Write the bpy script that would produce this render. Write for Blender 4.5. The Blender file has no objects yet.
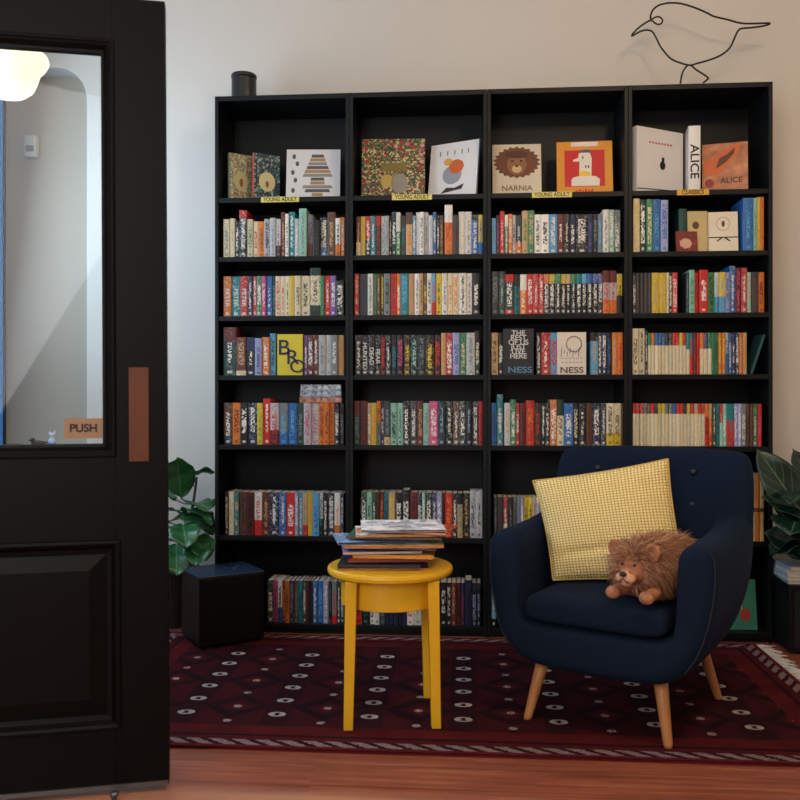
import bpy, bmesh, math, random, re
from math import sin, cos, pi, radians as R
from mathutils import Vector, Matrix, noise
random.seed(7)
sc = bpy.context.scene
COL = sc.collection

# ------------------------------------------------------------------ camera facts
F = 863.0
CX, CD, CH, TH = -0.098, 3.778, 1.035, 0.0747
def ray(u, v):
    a = (u-400)/F; b = -(v-400)/F; c, s = cos(TH), sin(TH)
    return Vector((a*c-s, a*s+c, b))
CAM = Vector((CX, -CD, CH))
def atd(u, v, d): return CAM + d*ray(u, v)
def atY(u, v, Y):
    r = ray(u, v); return CAM + r*((Y+CD)/r.y)
def atZ(u, v, z):
    r = ray(u, v); return CAM + r*((z-CH)/r.z)
def depth(p):
    return -(p[0]-CX)*sin(TH) + (p[1]+CD)*cos(TH)

# ------------------------------------------------------------------ colours / materials
def lin(c):
    return tuple(((x/255)/12.92 if x/255 <= .04045 else ((x/255+.055)/1.055)**2.4) for x in c)
def lin4(c): return lin(c)+(1.0,)
class NT:
    def __init__(s, name):
        s.m = bpy.data.materials.new(name); s.m.use_nodes = True
        s.t = s.m.node_tree; s.b = s.t.nodes['Principled BSDF']
    def n(s, typ, **kw):
        x = s.t.nodes.new(typ)
        for k, v in kw.items():
            if k == 'inp':
                for kk, vv in v.items(): s.set(x, kk, vv)
            else: setattr(x, k, v)
        return x
    def set(s, node, key, v):
        i = node.inputs[key]
        if hasattr(v, 'is_output'): s.t.links.new(v, i)
        elif isinstance(v, tuple) and len(v) == 3 and i.type == 'RGBA': i.default_value = v+(1,)
        else: i.default_value = v
    def math(s, op, a, b=None, c=None, clamp=False):
        x = s.n('ShaderNodeMath', operation=op, use_clamp=clamp)
        s.set(x, 0, a)
        if b is not None: s.set(x, 1, b)
        if c is not None: s.set(x, 2, c)
        return x.outputs[0]
    def mix(s, f, a, b):
        x = s.n('ShaderNodeMix', data_type='RGBA')
        s.set(x, 0, f); s.set(x, 6, a); s.set(x, 7, b)
        return x.outputs[2]
    def coord(s, which='Object'):
        return s.n('ShaderNodeTexCoord').outputs[which]
    def xyz(s, vec):
        x = s.n('ShaderNodeSeparateXYZ', inp={0: vec}); return x.outputs
    def noise(s, vec, scale, detail=3, rough=.55):
        x = s.n('ShaderNodeTexNoise', inp={'Vector': vec, 'Scale': scale, 'Detail': detail, 'Roughness': rough})
        return x.outputs['Fac']
    def mapping(s, vec, sca=(1, 1, 1), loc=(0, 0, 0), rot=(0, 0, 0)):
        return s.n('ShaderNodeMapping', inp={'Vector': vec, 'Scale': sca, 'Location': loc, 'Rotation': rot}).outputs[0]
    def ramp(s, f, stops):
        x = s.n('ShaderNodeValToRGB', inp={0: f}); e = x.color_ramp.elements
        while len(e) < len(stops): e.new(.5)
        for i, (p, c) in enumerate(stops): e[i].position = p; e[i].color = c+(1,)
        return x.outputs[0]
    def bump(s, h, strength=.3, dist=.002):
        x = s.n('ShaderNodeBump', inp={'Height': h, 'Strength': strength, 'Distance': dist})
        s.t.links.new(x.outputs[0], s.b.inputs['Normal'])
    def base(s, v): s.set(s.b, 'Base Color', v)
    def rough(s, v): s.set(s.b, 'Roughness', v)
def simple(name, c, rough=.5, var=.12, scale=14, metal=0, spec=.5, bump=0, sheen=0):
    t = NT(name); f = t.noise(t.coord(), scale, 4)
    c = lin(c)
    a = tuple(max(0, x*(1-var)) for x in c); b = tuple(min(1, x*(1+var)) for x in c)
    t.base(t.mix(f, a, b)); t.rough(rough); t.b.inputs['Metallic'].default_value = metal
    t.b.inputs['Specular IOR Level'].default_value = spec
    if sheen:
        t.b.inputs['Sheen Weight'].default_value = sheen
    if bump: t.bump(t.noise(t.coord(), scale*8, 3), bump, .002)
    return t.m
M = {}
M['case'] = simple('black_stained_wood', (10, 15, 17), .48, .15, 10, spec=.27)
M['door'] = simple('black_door_paint', (7, 7, 5), .45, .12, 6, bump=.03, spec=.13)
M['white_paint'] = simple('white_gloss_paint', (215, 212, 205), .4)
M['brass'] = simple('aged_copper_plate', (96, 50, 24), .5, .2, 20, metal=.35)
M['black_metal'] = simple('black_wire', (14, 12, 12), .45)
M['black_box'] = simple('black_vinyl', (7, 7, 10), .5, .1, 30, spec=.25)
M['steel'] = simple('dull_steel', (110, 112, 114), .35, metal=.8)
M['canister'] = simple('dark_canister', (52, 54, 52), .32, .12, 8, metal=.45)
M['canister_cap'] = simple('black_cap', (22, 23, 25), .4)
M['pages'] = simple('paper_edges', (205, 198, 182), .8, .1, 80)
M['yellow'] = simple('yellow_paint', (228, 174, 28), .42, .05, 8, bump=.03)
M['leg_wood'] = simple('beech_leg', (186, 126, 72), .45, .12, 12)
M['terracotta'] = simple('terracotta', (150, 92, 70), .8, .15, 20)
M['soil'] = simple('soil', (40, 28, 20), .95, .3, 60)
M['stem'] = simple('plant_stem', (70, 62, 42), .7, .2, 30)
M['label_yellow'] = simple('label_tape', (226, 214, 118), .6, .04)
M['label_gold'] = simple('label_tape_gold', (214, 170, 60), .6, .04)
M['ink'] = simple('black_ink', (18, 16, 16), .6, .0)
M['fringe'] = simple('rug_fringe', (205, 198, 190), .9, .12, 60)
M['tan_sign'] = simple('kraft_sign', (160, 122, 90), .55, .05)
M['sensor'] = simple('ivory_plastic', (205, 200, 186), .45, .04)
M['grille'] = simple('grey_grille', (120, 118, 112), .5, .04)
M['nose'] = simple('dark_nose', (38, 24, 22), .35, .1)
M['eye'] = simple('eye_bead', (14, 10, 8), .12, .0)
def hue(name, c, rough=.5, **k):
    if name not in M: M[name] = simple(name, c, rough, .08, 20, **k)
    return M[name]

# wall plaster
def plaster(name, c, bump=.03):
    t = NT(name); f = t.noise(t.coord(), 1.4, 5); cc = lin(c)
    t.base(t.mix(f, tuple(x*.95 for x in cc), tuple(min(1, x*1.04) for x in cc))); t.rough(.85)
    if bump: t.bump(t.noise(t.coord(), 9, 3), bump, .003)
    return t.m
M['wall'] = plaster('warm_white_plaster', (212, 206, 196))
M['alcove'] = plaster('alcove_plaster', (184, 170, 152), 0)
M['ceil'] = plaster('ceiling_plaster', (225, 222, 216))

# wooden floor: planks along X
def floor_mat():
    t = NT('reddish_floorboards'); P = t.coord('Object'); o = t.xyz(P)
    row = t.math('FLOOR', t.math('DIVIDE', o[1], .135))
    rnd = t.n('ShaderNodeTexWhiteNoise', noise_dimensions='1D', inp={'W': row}).outputs['Value']
    xs = t.math('ADD', o[0], t.math('MULTIPLY', rnd, 3.7))
    colm = t.math('FLOOR', t.math('DIVIDE', xs, 1.9))
    rnd2 = t.n('ShaderNodeTexWhiteNoise', noise_dimensions='2D', inp={'Vector': t.n('ShaderNodeCombineXYZ', inp={0: row, 1: colm}).outputs[0]}).outputs['Value']
    off = t.n('ShaderNodeCombineXYZ', inp={0: t.math('MULTIPLY', rnd2, 9.0), 1: t.math('MULTIPLY', rnd2, 5.0)}).outputs[0]
    v = t.n('ShaderNodeVectorMath', operation='ADD', inp={0: P, 1: off}).outputs[0]
    g = t.noise(t.mapping(v, (1.3, 26, 1)), 2.2, 7, .62)
    g2 = t.noise(t.mapping(v, (.8, 7, 1)), 1.7, 4)
    tone = t.math('ADD', t.math('MULTIPLY', g, .6), t.math('MULTIPLY', g2, .4))
    c = t.ramp(tone, [(.3, lin((92, 44, 30))), (.5, lin((148, 80, 56))), (.7, lin((186, 116, 84)))])
    c = t.mix(t.math('MULTIPLY', rnd2, .4), c, lin((120, 62, 44)))
    fr = t.math('FRACT', t.math('DIVIDE', o[1], .135)); seam = t.math('LESS_THAN', fr, .018)
    c = t.mix(seam, c, lin((42, 22, 16)))
    worn = t.math('MULTIPLY', t.n('ShaderNodeMapRange', inp={0: o[1], 1: -1.50, 2: -1.56, 3: 0.0, 4: 1.0}).outputs[0], t.n('ShaderNodeMapRange', inp={0: o[0], 1: .3, 2: -.5, 3: 0.0, 4: 1.0}).outputs[0])  # paler tone fading in towards the front left boards
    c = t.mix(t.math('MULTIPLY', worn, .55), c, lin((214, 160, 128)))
    t.base(c); t.rough(t.math('ADD', .3, t.math('MULTIPLY', g, .2)))
    t.bump(t.math('SUBTRACT', t.math('MULTIPLY', g, .3), seam), .15, .002)
    return t.m
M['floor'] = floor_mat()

# rug: object coordinates in metres, centred motifs on a regular grid
def rug_mat():
    t = NT('woven_wool_rug'); P = t.coord('Object'); o = t.xyz(P); x, y = o[0], o[1]
    nz = t.noise(P, 9, 5); fine = t.noise(t.mapping(P, (60, 240, 1)), 3, 3)
    def cell(v, org, step):                        # signed distance to nearest grid line
        q = t.math('DIVIDE', t.math('SUBTRACT', v, org), step)
        return t.math('MULTIPLY', t.math('SUBTRACT', t.math('FRACT', t.math('ADD', q, .5)), .5), step)
    field = t.mix(nz, lin((34, 10, 15)), lin((78, 19, 26)))
    # dark lozenges between the columns
    dx = cell(x, -.25, .303); dy = cell(y, -.67, .262)
    loz = t.math('ADD', t.math('ABSOLUTE', t.math('DIVIDE', dx, .13)), t.math('ABSOLUTE', t.math('DIVIDE', dy, .12)))
    ring = t.math('LESS_THAN', t.math('ABSOLUTE', t.math('SUBTRACT', loz, .72)), .2)
    field = t.mix(t.math('MULTIPLY', ring, .75), field, lin((22, 10, 18)))
    core = t.math('LESS_THAN', loz, .28)
    field = t.mix(t.math('MULTIPLY', core, .5), field, lin((96, 28, 28)))
    cols = t.math('LESS_THAN', t.math('ABSOLUTE', cell(x, -.405, .303)), .045)
    field = t.mix(t.math('MULTIPLY', cols, .6), field, lin((28, 11, 20)))
    # inside limits
    def between(v, a, b): return t.math('MULTIPLY', t.math('GREATER_THAN', v, a), t.math('LESS_THAN', v, b))
    inn = t.math('MULTIPLY', between(y, -1.08, -.25), between(x, -1.2, 1.0))
    # white rosettes: ring and bars
    mx = t.math('DIVIDE', cell(x, -.405, .303), .030); my = t.math('DIVIDE', cell(y, -.607, .131), .021)
    r = t.math('SQRT', t.math('ADD', t.math('MULTIPLY', mx, mx), t.math('MULTIPLY', my, my)))
    wob = t.noise(P, 110, 2)
    ro = t.math('LESS_THAN', t.math('ABSOLUTE', t.math('SUBTRACT', r, .78)), t.math('MULTIPLY', wob, .38))
    bar = t.math('MULTIPLY', t.math('LESS_THAN', t.math('ABSOLUTE', my), .3), t.math('LESS_THAN', t.math('ABSOLUTE', t.math('SUBTRACT', t.math('ABSOLUTE', mx), .45)), .22))
    white = t.math('MULTIPLY', t.math('MAXIMUM', ro, bar), inn)
    # small dots in the columns between
    sx = t.math('DIVIDE', cell(x, -.25, .303), .014); sy = t.math('DIVIDE', cell(y, -.672, .131), .012)
    sr = t.math('ADD', t.math('MULTIPLY', sx, sx), t.math('MULTIPLY', sy, sy))
    dot = t.math('MULTIPLY', t.math('MULTIPLY', t.math('LESS_THAN', sr, 1), t.math('GREATER_THAN', wob, .42)), inn)
    white = t.math('MAXIMUM', white, t.math('MULTIPLY', dot, .75))
    c = t.mix(t.math('MULTIPLY', white, .88), field, lin((190, 176, 170)))
    # border: distance to the nearest rug edge
    ex = t.math('MINIMUM', t.math('SUBTRACT', x, -1.40), t.math('SUBTRACT', 1.12, x))
    ey = t.math('MINIMUM', t.math('SUBTRACT', y, -1.27), t.math('SUBTRACT', -.045, y))
    e = t.math('MINIMUM', ex, ey)
    along = t.math('ADD', t.math('MULTIPLY', t.math('GREATER_THAN', ex, ey), x), t.math('MULTIPLY', t.math('GREATER_THAN', ey, ex), y))
    c = t.mix(between(e, .10, .17), c, t.mix(nz, lin((46, 12, 15)), lin((104, 27, 29))))
    wv = t.math('SINE', t.math('MULTIPLY', x, 95)); wv2 = t.math('SINE', t.math('MULTIPLY', y, 95))
    c = t.mix(t.math('MULTIPLY', between(e, .085, .10), .8), c, lin((34, 12, 18)))
    strip = between(e, .018, .058)
    dg = t.math('SINE', t.math('ADD', t.math('MULTIPLY', along, 88), t.math('MULTIPLY', e, 130)))
    ch = t.math('GREATER_THAN', t.math('ADD', dg, t.math('MULTIPLY', t.math('SUBTRACT', wob, .5), 2.2)), -.25)
    c = t.mix(strip, c, t.mix(t.math('MULTIPLY', ch, .9), lin((46, 14, 20)), t.mix(wob, lin((84, 40, 46)), lin((176, 156, 154)))))
    c = t.mix(between(e, .058, .085), c, t.mix(nz, lin((60, 14, 18)), lin((92, 22, 25))))
    c = t.mix(t.math('LESS_THAN', e, .018), c, t.mix(nz, lin((70, 16, 22)), lin((112, 30, 36))))
    c = t.mix(t.math('MULTIPLY', fine, .3), c, lin((24, 8, 10)))
    t.base(c); t.rough(.95); t.b.inputs['Specular IOR Level'].default_value = .1
    t.bump(fine, .4, .002)
    return t.m
M['rug'] = rug_mat()

def fabric(name, c, scale=420, bump=.35, sheen=.25):
    t = NT(name); P = t.coord(); f = t.noise(P, scale, 2); g = t.noise(P, 6, 3); cc = lin(c)
    t.base(t.mix(f, tuple(x*.65 for x in cc), tuple(min(1, x*1.4) for x in cc))); t.rough(.9)
    t.b.inputs['Sheen Weight'].default_value = sheen; t.b.inputs['Sheen Tint'].default_value = lin4((60, 100, 150)); t.b.inputs['Specular IOR Level'].default_value = .2
    t.bump(t.math('ADD', f, t.math('MULTIPLY', g, .6)), bump, .002)
    return t.m
M['navy'] = fabric('navy_wool', (8, 23, 42), sheen=.07)

def waffle():
    t = NT('yellow_waffle_knit'); uv = t.n('ShaderNodeTexCoord').outputs['UV']; o = t.xyz(uv)
    a = t.math('ABSOLUTE', t.math('SINE', t.math('MULTIPLY', o[0], pi*40)))
    b = t.math('ABSOLUTE', t.math('SINE', t.math('MULTIPLY', o[1], pi*40)))
    h = t.math('POWER', t.math('MULTIPLY', a, b), .6)
    c = t.ramp(h, [(.0, lin((150, 108, 38))), (.4, lin((236, 202, 112))), (.85, lin((252, 238, 184)))])
    t.base(c); t.rough(.9); t.b.inputs['Specular IOR Level'].default_value = .15
    t.bump(h, .8, .004)
    return t.m
M['waffle'] = waffle()

def leaf_mat(name, a, b):
    t = NT(name); P = t.coord('UV'); o = t.xyz(P)
    rib = t.math('ABSOLUTE', t.math('SUBTRACT', o[0], .5))
    vein = t.math('LESS_THAN', t.math('ABSOLUTE', t.math('SINE', t.math('ADD', t.math('MULTIPLY', o[1], 26), t.math('MULTIPLY', rib, -14)))), .09)
    mid = t.math('LESS_THAN', rib, .018)
    f = t.noise(t.coord(), 14, 3)
    c = t.mix(f, lin(a), lin(b))
    c = t.mix(t.math('MULTIPLY', t.math('MAXIMUM', vein, mid), .45), c, lin((120, 160, 110)))
    t.base(c); t.rough(.34)
    t.b.inputs['Specular IOR Level'].default_value = .6
    t.bump(vein, .2, .002)
    return t.m
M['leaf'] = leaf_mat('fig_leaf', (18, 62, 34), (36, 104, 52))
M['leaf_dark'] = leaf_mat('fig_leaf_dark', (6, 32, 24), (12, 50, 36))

def strand_mat(name, stops):
    t = NT(name); f = t.n('ShaderNodeNewGeometry').outputs['Random Per Island']
    t.base(t.ramp(f, [(a, lin(b)) for a, b in stops])); t.rough(.6); t.b.inputs['Specular IOR Level'].default_value = .3
    return t.m
def fur_mat(name, a, b, sc_=60):
    t = NT(name); P = t.coord(); f = t.noise(P, sc_, 3)
    t.base(t.ramp(f, [(.3, lin(a)), (.7, lin(b))])); t.rough(.8); t.b.inputs['Specular IOR Level'].default_value = .25
    return t.m
M['lion_skin'] = fur_mat('lion_plush', (140, 86, 62), (196, 136, 100), 40)
M['mane_a'] = strand_mat('mane_fibre', [(0, (108, 66, 46)), (.5, (190, 130, 92)), (1, (244, 200, 160))])
M['muzzle'] = fur_mat('lion_muzzle', (196, 140, 106), (222, 172, 136), 60)

# books: colours come with the mesh (each face carries its cover colour, band colour and lettering colour)
def book_mat():
    t = NT('book_cover')
    at = lambda n, out: t.n('ShaderNodeAttribute', attribute_name=n).outputs[out]
    ca, cb, cc, ct = at('ca', 'Color'), at('cb', 'Color'), at('cc', 'Color'), at('ct', 'Color')
    p = t.xyz(at('pv', 'Vector')); q = t.xyz(at('pw', 'Vector'))      # p: top band, foot band, seed ; q: title start, end, kind
    uv = t.xyz(t.coord('UV')); u, v = uv[0], uv[1]
    c = t.mix(t.math('GREATER_THAN', v, p[0]), ca, cb)
    c = t.mix(t.math('LESS_THAN', v, p[1]), c, cc)
    sp = at('spine', 'Fac')
    # printed picture: soft patches and streaks of the lettering colour
    pc = t.n('ShaderNodeCombineXYZ', inp={0: t.math('MULTIPLY', u, 2.2), 1: t.math('MULTIPLY', v, 9.0), 2: t.math('MULTIPLY', p[2], 91)}).outputs[0]
    pn = t.noise(pc, 1.6, 4, .65)
    amt = t.math('MULTIPLY', t.math('FRACT', t.math('MULTIPLY', p[2], 7.3)), 1.5, clamp=True)
    patch = t.math('MULTIPLY', t.n('ShaderNodeMapRange', inp={0: pn, 1: .5, 2: .68, 3: 0.0, 4: .55}).outputs[0], amt)
    c = t.mix(t.math('MULTIPLY', patch, sp), c, ct)
    dn = t.n('ShaderNodeMapRange', inp={0: t.noise(pc, 3.7, 3), 1: .35, 2: .6, 3: .4, 4: 0.0}).outputs[0]
    c = t.mix(t.math('MULTIPLY', t.math('MULTIPLY', dn, amt), sp), c, lin((40, 34, 34)))
    # lettering running down the spine
    row = t.math('FLOOR', t.math('MULTIPLY', v, t.math('ADD', 26, t.math('MULTIPLY', p[2], 22))))
    cl = t.math('FLOOR', t.math('MULTIPLY', u, 7))
    wn = t.n('ShaderNodeTexWhiteNoise', noise_dimensions='3D', inp={'Vector': t.n('ShaderNodeCombineXYZ', inp={0: cl, 1: row, 2: t.math('MULTIPLY', p[2], 77)}).outputs[0]}).outputs['Value']
    inu = t.math('LESS_THAN', t.math('ABSOLUTE', t.math('SUBTRACT', u, .5)), t.math('ADD', .16, t.math('MULTIPLY', q[2], .16)))
    inv = t.math('MULTIPLY', t.math('GREATER_THAN', v, q[0]), t.math('LESS_THAN', v, q[1]))
    letter = t.math('MULTIPLY', t.math('MULTIPLY', inu, inv), t.math('GREATER_THAN', wn, .42))
    emb = t.math('MULTIPLY', t.math('LESS_THAN', t.math('ABSOLUTE', t.math('SUBTRACT', u, .5)), .2), t.math('LESS_THAN', t.math('ABSOLUTE', t.math('SUBTRACT', v, .07)), .028))
    mk = t.math('MULTIPLY', t.math('MAXIMUM', letter, t.math('MULTIPLY', emb, .8)), t.math('MULTIPLY', sp, .85))
    c = t.mix(mk, c, ct)
    t.base(c); t.rough(.45); t.b.inputs['Specular IOR Level'].default_value = .4
    return t.m
M['book'] = book_mat()

# ------------------------------------------------------------------ mesh helpers
class MB:
    def __init__(s): s.v = []; s.f = []; s.mi = []; s.uv = {}
    def add(s, vs, fs, mi=0, mat=None, uvs=None):
        b = len(s.v)
        for p in vs:
            p = Vector(p); s.v.append(mat @ p if mat else p)
        for i, f in enumerate(fs):
            if uvs: s.uv[len(s.f)] = uvs[i]
            s.f.append(tuple(b+k for k in f)); s.mi.append(mi)
        return s
    def box(s, x0, x1, y0, y1, z0, z1, mi=0, mat=None):
        vs = [(x0, y0, z0), (x1, y0, z0), (x1, y1, z0), (x0, y1, z0), (x0, y0, z1), (x1, y0, z1), (x1, y1, z1), (x0, y1, z1)]
        return s.add(vs, [(0, 3, 2, 1), (4, 5, 6, 7), (0, 1, 5, 4), (1, 2, 6, 5), (2, 3, 7, 6), (3, 0, 4, 7)], mi, mat)
    def loft(s, rings, cap=True, closed=True, mi=0, mat=None):
        n = len(rings[0]); vs = [p for r in rings for p in r]; fs = []
        for i in range(len(rings)-1):
            for j in range(n if closed else n-1):
                k = (j+1) % n
                fs.append((i*n+j, i*n+k, (i+1)*n+k, (i+1)*n+j))
        if cap:
            fs.append(tuple(range(n-1, -1, -1))); m = (len(rings)-1)*n
            fs.append(tuple(m+j for j in range(n)))
        return s.add(vs, fs, mi, mat)
    def lathe(s, prof, n=32, mi=0, mat=None, cap=True):
        return s.loft([[(r*cos(2*pi*j/n), r*sin(2*pi*j/n), z) for j in range(n)] for r, z in prof], cap, True, mi, mat)
    def tube(s, path, r, n=8, mi=0, mat=None, closed=False):
        P = [Vector(p) for p in path]; rings = []; up = None
        rr = r if isinstance(r, (list, tuple)) else [r]*len(P)
        for i, p in enumerate(P):
            d = (P[min(i+1, len(P)-1)]-P[max(i-1, 0)])
            if closed: d = P[(i+1) % len(P)]-P[i-1]
            d.normalize()
            if up is None:
                up = Vector((0, 0, 1)) if abs(d.z) < .9 else Vector((0, 1, 0))
            a = d.cross(up)
            if a.length < 1e-4: a = d.cross(Vector((1, 0, 0)))
            a.normalize(); b = a.cross(d).normalized(); up = b
            rings.append([p+rr[i]*(cos(2*pi*j/n)*a+sin(2*pi*j/n)*b) for j in range(n)])
        if closed: rings.append(rings[0])
        return s.loft(rings, not closed, True, mi, mat)
    def sheet(s, grid, mi=0, mat=None):
        nr, nc = len(grid), len(grid[0]); vs = [p for r in grid for p in r]; fs = []; uvs = []
        for i in range(nr-1):
            for j in range(nc-1):
                fs.append((i*nc+j, i*nc+j+1, (i+1)*nc+j+1, (i+1)*nc+j))
                uvs.append([(j/(nc-1), i/(nr-1)), ((j+1)/(nc-1), i/(nr-1)), ((j+1)/(nc-1), (i+1)/(nr-1)), (j/(nc-1), (i+1)/(nr-1))])
        return s.add(vs, fs, mi, mat, uvs)
    def prism(s, poly, y0, y1, mi=0, mat=None):        # outline in XZ, extruded along Y
        n = len(poly)
        vs = [(x, y0, z) for x, z in poly]+[(x, y1, z) for x, z in poly]
        fs = [tuple(range(n)), tuple(range(2*n-1, n-1, -1))]+[(j, n+j, n+(j+1) % n, (j+1) % n) for j in range(n)]
        return s.add(vs, fs, mi, mat)
    def mesh(s, name, mats, smooth=False, fix=True):
        me = bpy.data.meshes.new(name); me.from_pydata([tuple(p) for p in s.v], [], s.f)
        for m in (mats if isinstance(mats, (list, tuple)) else [mats]): me.materials.append(m)
        me.polygons.foreach_set('material_index', s.mi)
        if s.uv:
            l = me.uv_layers.new(name='UVMap')
            for pi_, q in s.uv.items():
                for li, w in zip(me.polygons[pi_].loop_indices, q): l.data[li].uv = w
        if smooth: me.polygons.foreach_set('use_smooth', [True]*len(me.polygons))
        if fix:
            bm = bmesh.new(); bm.from_mesh(me); bmesh.ops.recalc_face_normals(bm, faces=bm.faces); bm.to_mesh(me); bm.free()
        me.update(); return me
    def build(s, name, mats, parent=None, loc=(0, 0, 0), rz=0, smooth=False, bevel=0, subd=0, fix=True):
        o = bpy.data.objects.new(name, s.mesh(name, mats, smooth, fix)); COL.objects.link(o)
        o.location = loc; o.rotation_euler = (0, 0, rz)
        if parent: o.parent = parent
        if bevel:
            b = o.modifiers.new('bevel', 'BEVEL'); b.width = bevel; b.segments = 2; b.limit_method = 'ANGLE'
        if subd:
            b = o.modifiers.new('sub', 'SUBSURF'); b.levels = subd; b.render_levels = subd
        return o
def tag(o, label, cat, group=None, kind=None):
    if label: o['label'] = label
    if cat: o['category'] = cat
    if group: o['group'] = group
    if kind: o['kind'] = kind
    return o
def thing(name, label, cat, loc=(0, 0, 0), rz=0, group=None):
    o = bpy.data.objects.new(name, None); COL.objects.link(o); o.empty_display_size = .05
    o.location = loc; o.rotation_euler = (0, 0, rz)
    return tag(o, label, cat, group)
def struct(o):
    o['kind'] = 'structure'; return o
def ellipse(cx, cz, rx, rz_, n=24, a0=0): return [(cx+rx*cos(2*pi*j/n+a0), cz+rz_*sin(2*pi*j/n+a0)) for j in range(n)]
def text_obj(name, body, size, mat, parent, loc, rot, align='CENTER', ext=.0004, sx=1.0, bold=.014):
    cu = bpy.data.curves.new(name, 'FONT'); cu.body = body; cu.size = size; cu.align_x = align; cu.align_y = 'CENTER'; cu.extrude = ext; cu.offset = size*bold
    tmp = bpy.data.objects.new(name+'_tmp', cu); COL.objects.link(tmp)
    dg = bpy.context.evaluated_depsgraph_get(); me = bpy.data.meshes.new_from_object(tmp.evaluated_get(dg))
    bpy.data.objects.remove(tmp); bpy.data.curves.remove(cu)
    me.materials.clear(); me.materials.append(mat)
    o = bpy.data.objects.new(name, me); COL.objects.link(o); o.parent = parent; o.location = loc; o.rotation_euler = rot; o.scale = (sx, 1, 1)
    return o
UP = (pi/2, 0, 0)                      # text standing in XZ, facing -Y
DOWN = (pi/2, pi/2, 0)                 # text running down a spine
# ------------------------------------------------------------------ the room
XL, XR, YB, YF, ZC = -2.40, 2.6, .29, -5.0, 3.25
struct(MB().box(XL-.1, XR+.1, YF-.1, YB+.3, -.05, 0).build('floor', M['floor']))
struct(MB().box(XL-.1, XR+.1, YF-.1, YB+.3, ZC, ZC+.05).build('ceiling', M['ceil']))
# back wall with a round-cornered alcove beside the window
ax, az, ar = -1.928, 2.655, .16
pts = [(XL, 0)]
wl = MB()
out = [(ax, 0), (XR, 0), (XR, ZC), (XL, ZC), (XL, az)]
arc = [(ax-ar+ar*sin(k*pi/16), az-ar+ar*cos(k*pi/16)) for k in range(9)]
wl.prism(out+arc, YB, YB+.12)
struct(wl.build('wall_back', M['wall']))
struct(MB().box(XL-.1, ax+.1, YB+.121, YB+.2, 0, az+.15).build('wall_alcove', M['alcove']))
# left wall with the window opening
wy0, wy1, wz0, wz1 = -1.45, .405, .75, 2.62
lw = MB()
outer = [(YF, 0), (YB+.2, 0), (YB+.2, ZC), (YF, ZC)]
lw.box(XL-.1, XL, YF, wy0, 0, ZC).box(XL-.1, XL, wy1, YB+.2, 0, ZC).box(XL-.1, XL, wy0, wy1, 0, wz0).box(XL-.1, XL, wy0, wy1, wz1, ZC)
struct(lw.build('wall_left', M['wall']))
struct(MB().box(XR, XR+.1, YF, YB+.2, 0, ZC).build('wall_right', M['wall']))
struct(MB().box(XL, XR, YF-.1, YF, 0, ZC).build('wall_front', M['wall']))
win = MB()
M['navy_trim'] = simple('dark_window_paint', (20, 30, 48), .4)
win.box(XL-.06, XL+.004, wy0, wy0+.05, wz0, wz1).box(XL-.06, XL+.004, wy1-.018, wy1, wz0, wz1)
win.box(XL-.06, XL+.004, wy0+.05, wy1-.018, wz0, wz0+.05).box(XL-.06, XL+.004, wy0+.05, wy1-.018, wz1-.05, wz1)
win.box(XL-.05, XL+.002, (wy0+wy1)/2-.02, (wy0+wy1)/2+.02, wz0+.05, wz1-.05)
w1 = struct(win.build('window_1', M['navy_trim'], bevel=.004))
t = NT('dusk_blue_pane'); t.base(lin((40, 80, 130))); t.rough(.1)
t.b.inputs['Emission Color'].default_value = lin4((60, 110, 170)); t.b.inputs['Emission Strength'].default_value = .5
M['pane'] = t.m
MB().box(XL-.012, XL-.006, wy0+.05, wy1-.018, wz0+.05, wz1-.05).build('window_pane', M['pane'], w1)
struct(MB().box(-1.90, XR, YB-.016, YB-.001, 0, .12).build('baseboard_back', M['white_paint'], bevel=.003))

# ------------------------------------------------------------------ bookcases
ORD = 'first second third fourth fifth sixth seventh eighth ninth tenth eleventh twelfth thirteenth fourteenth fifteenth sixteenth seventeenth eighteenth nineteenth twentieth twenty-first twenty-second twenty-third twenty-fourth twenty-fifth twenty-sixth twenty-seventh twenty-eighth twenty-ninth thirtieth thirty-first thirty-second thirty-third thirty-fourth thirty-fifth thirty-sixth thirty-seventh thirty-eighth thirty-ninth fortieth forty-first forty-second'.split()
BW, BH, BT, BDP = .605, 2.39, .016, .28
ZS = [1.936, 1.673, 1.409, 1.145, .836, .430, .042]      # shelf tops, display shelf first
SIGN = [('YOUNG ADULT', 'label_yellow', (261, 299)), ('YOUNG ADULT', 'label_yellow', (392, 432)), ('YOUNG ADULT', 'label_yellow', (532, 572)), ('CLASSICS', 'label_gold', (677, 709))]
WHERE = ['beside the plant and the black box, first of four', 'behind the yellow stool, second of four', 'third of four, half behind the armchair', 'under the wire bird, last of four']
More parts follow.
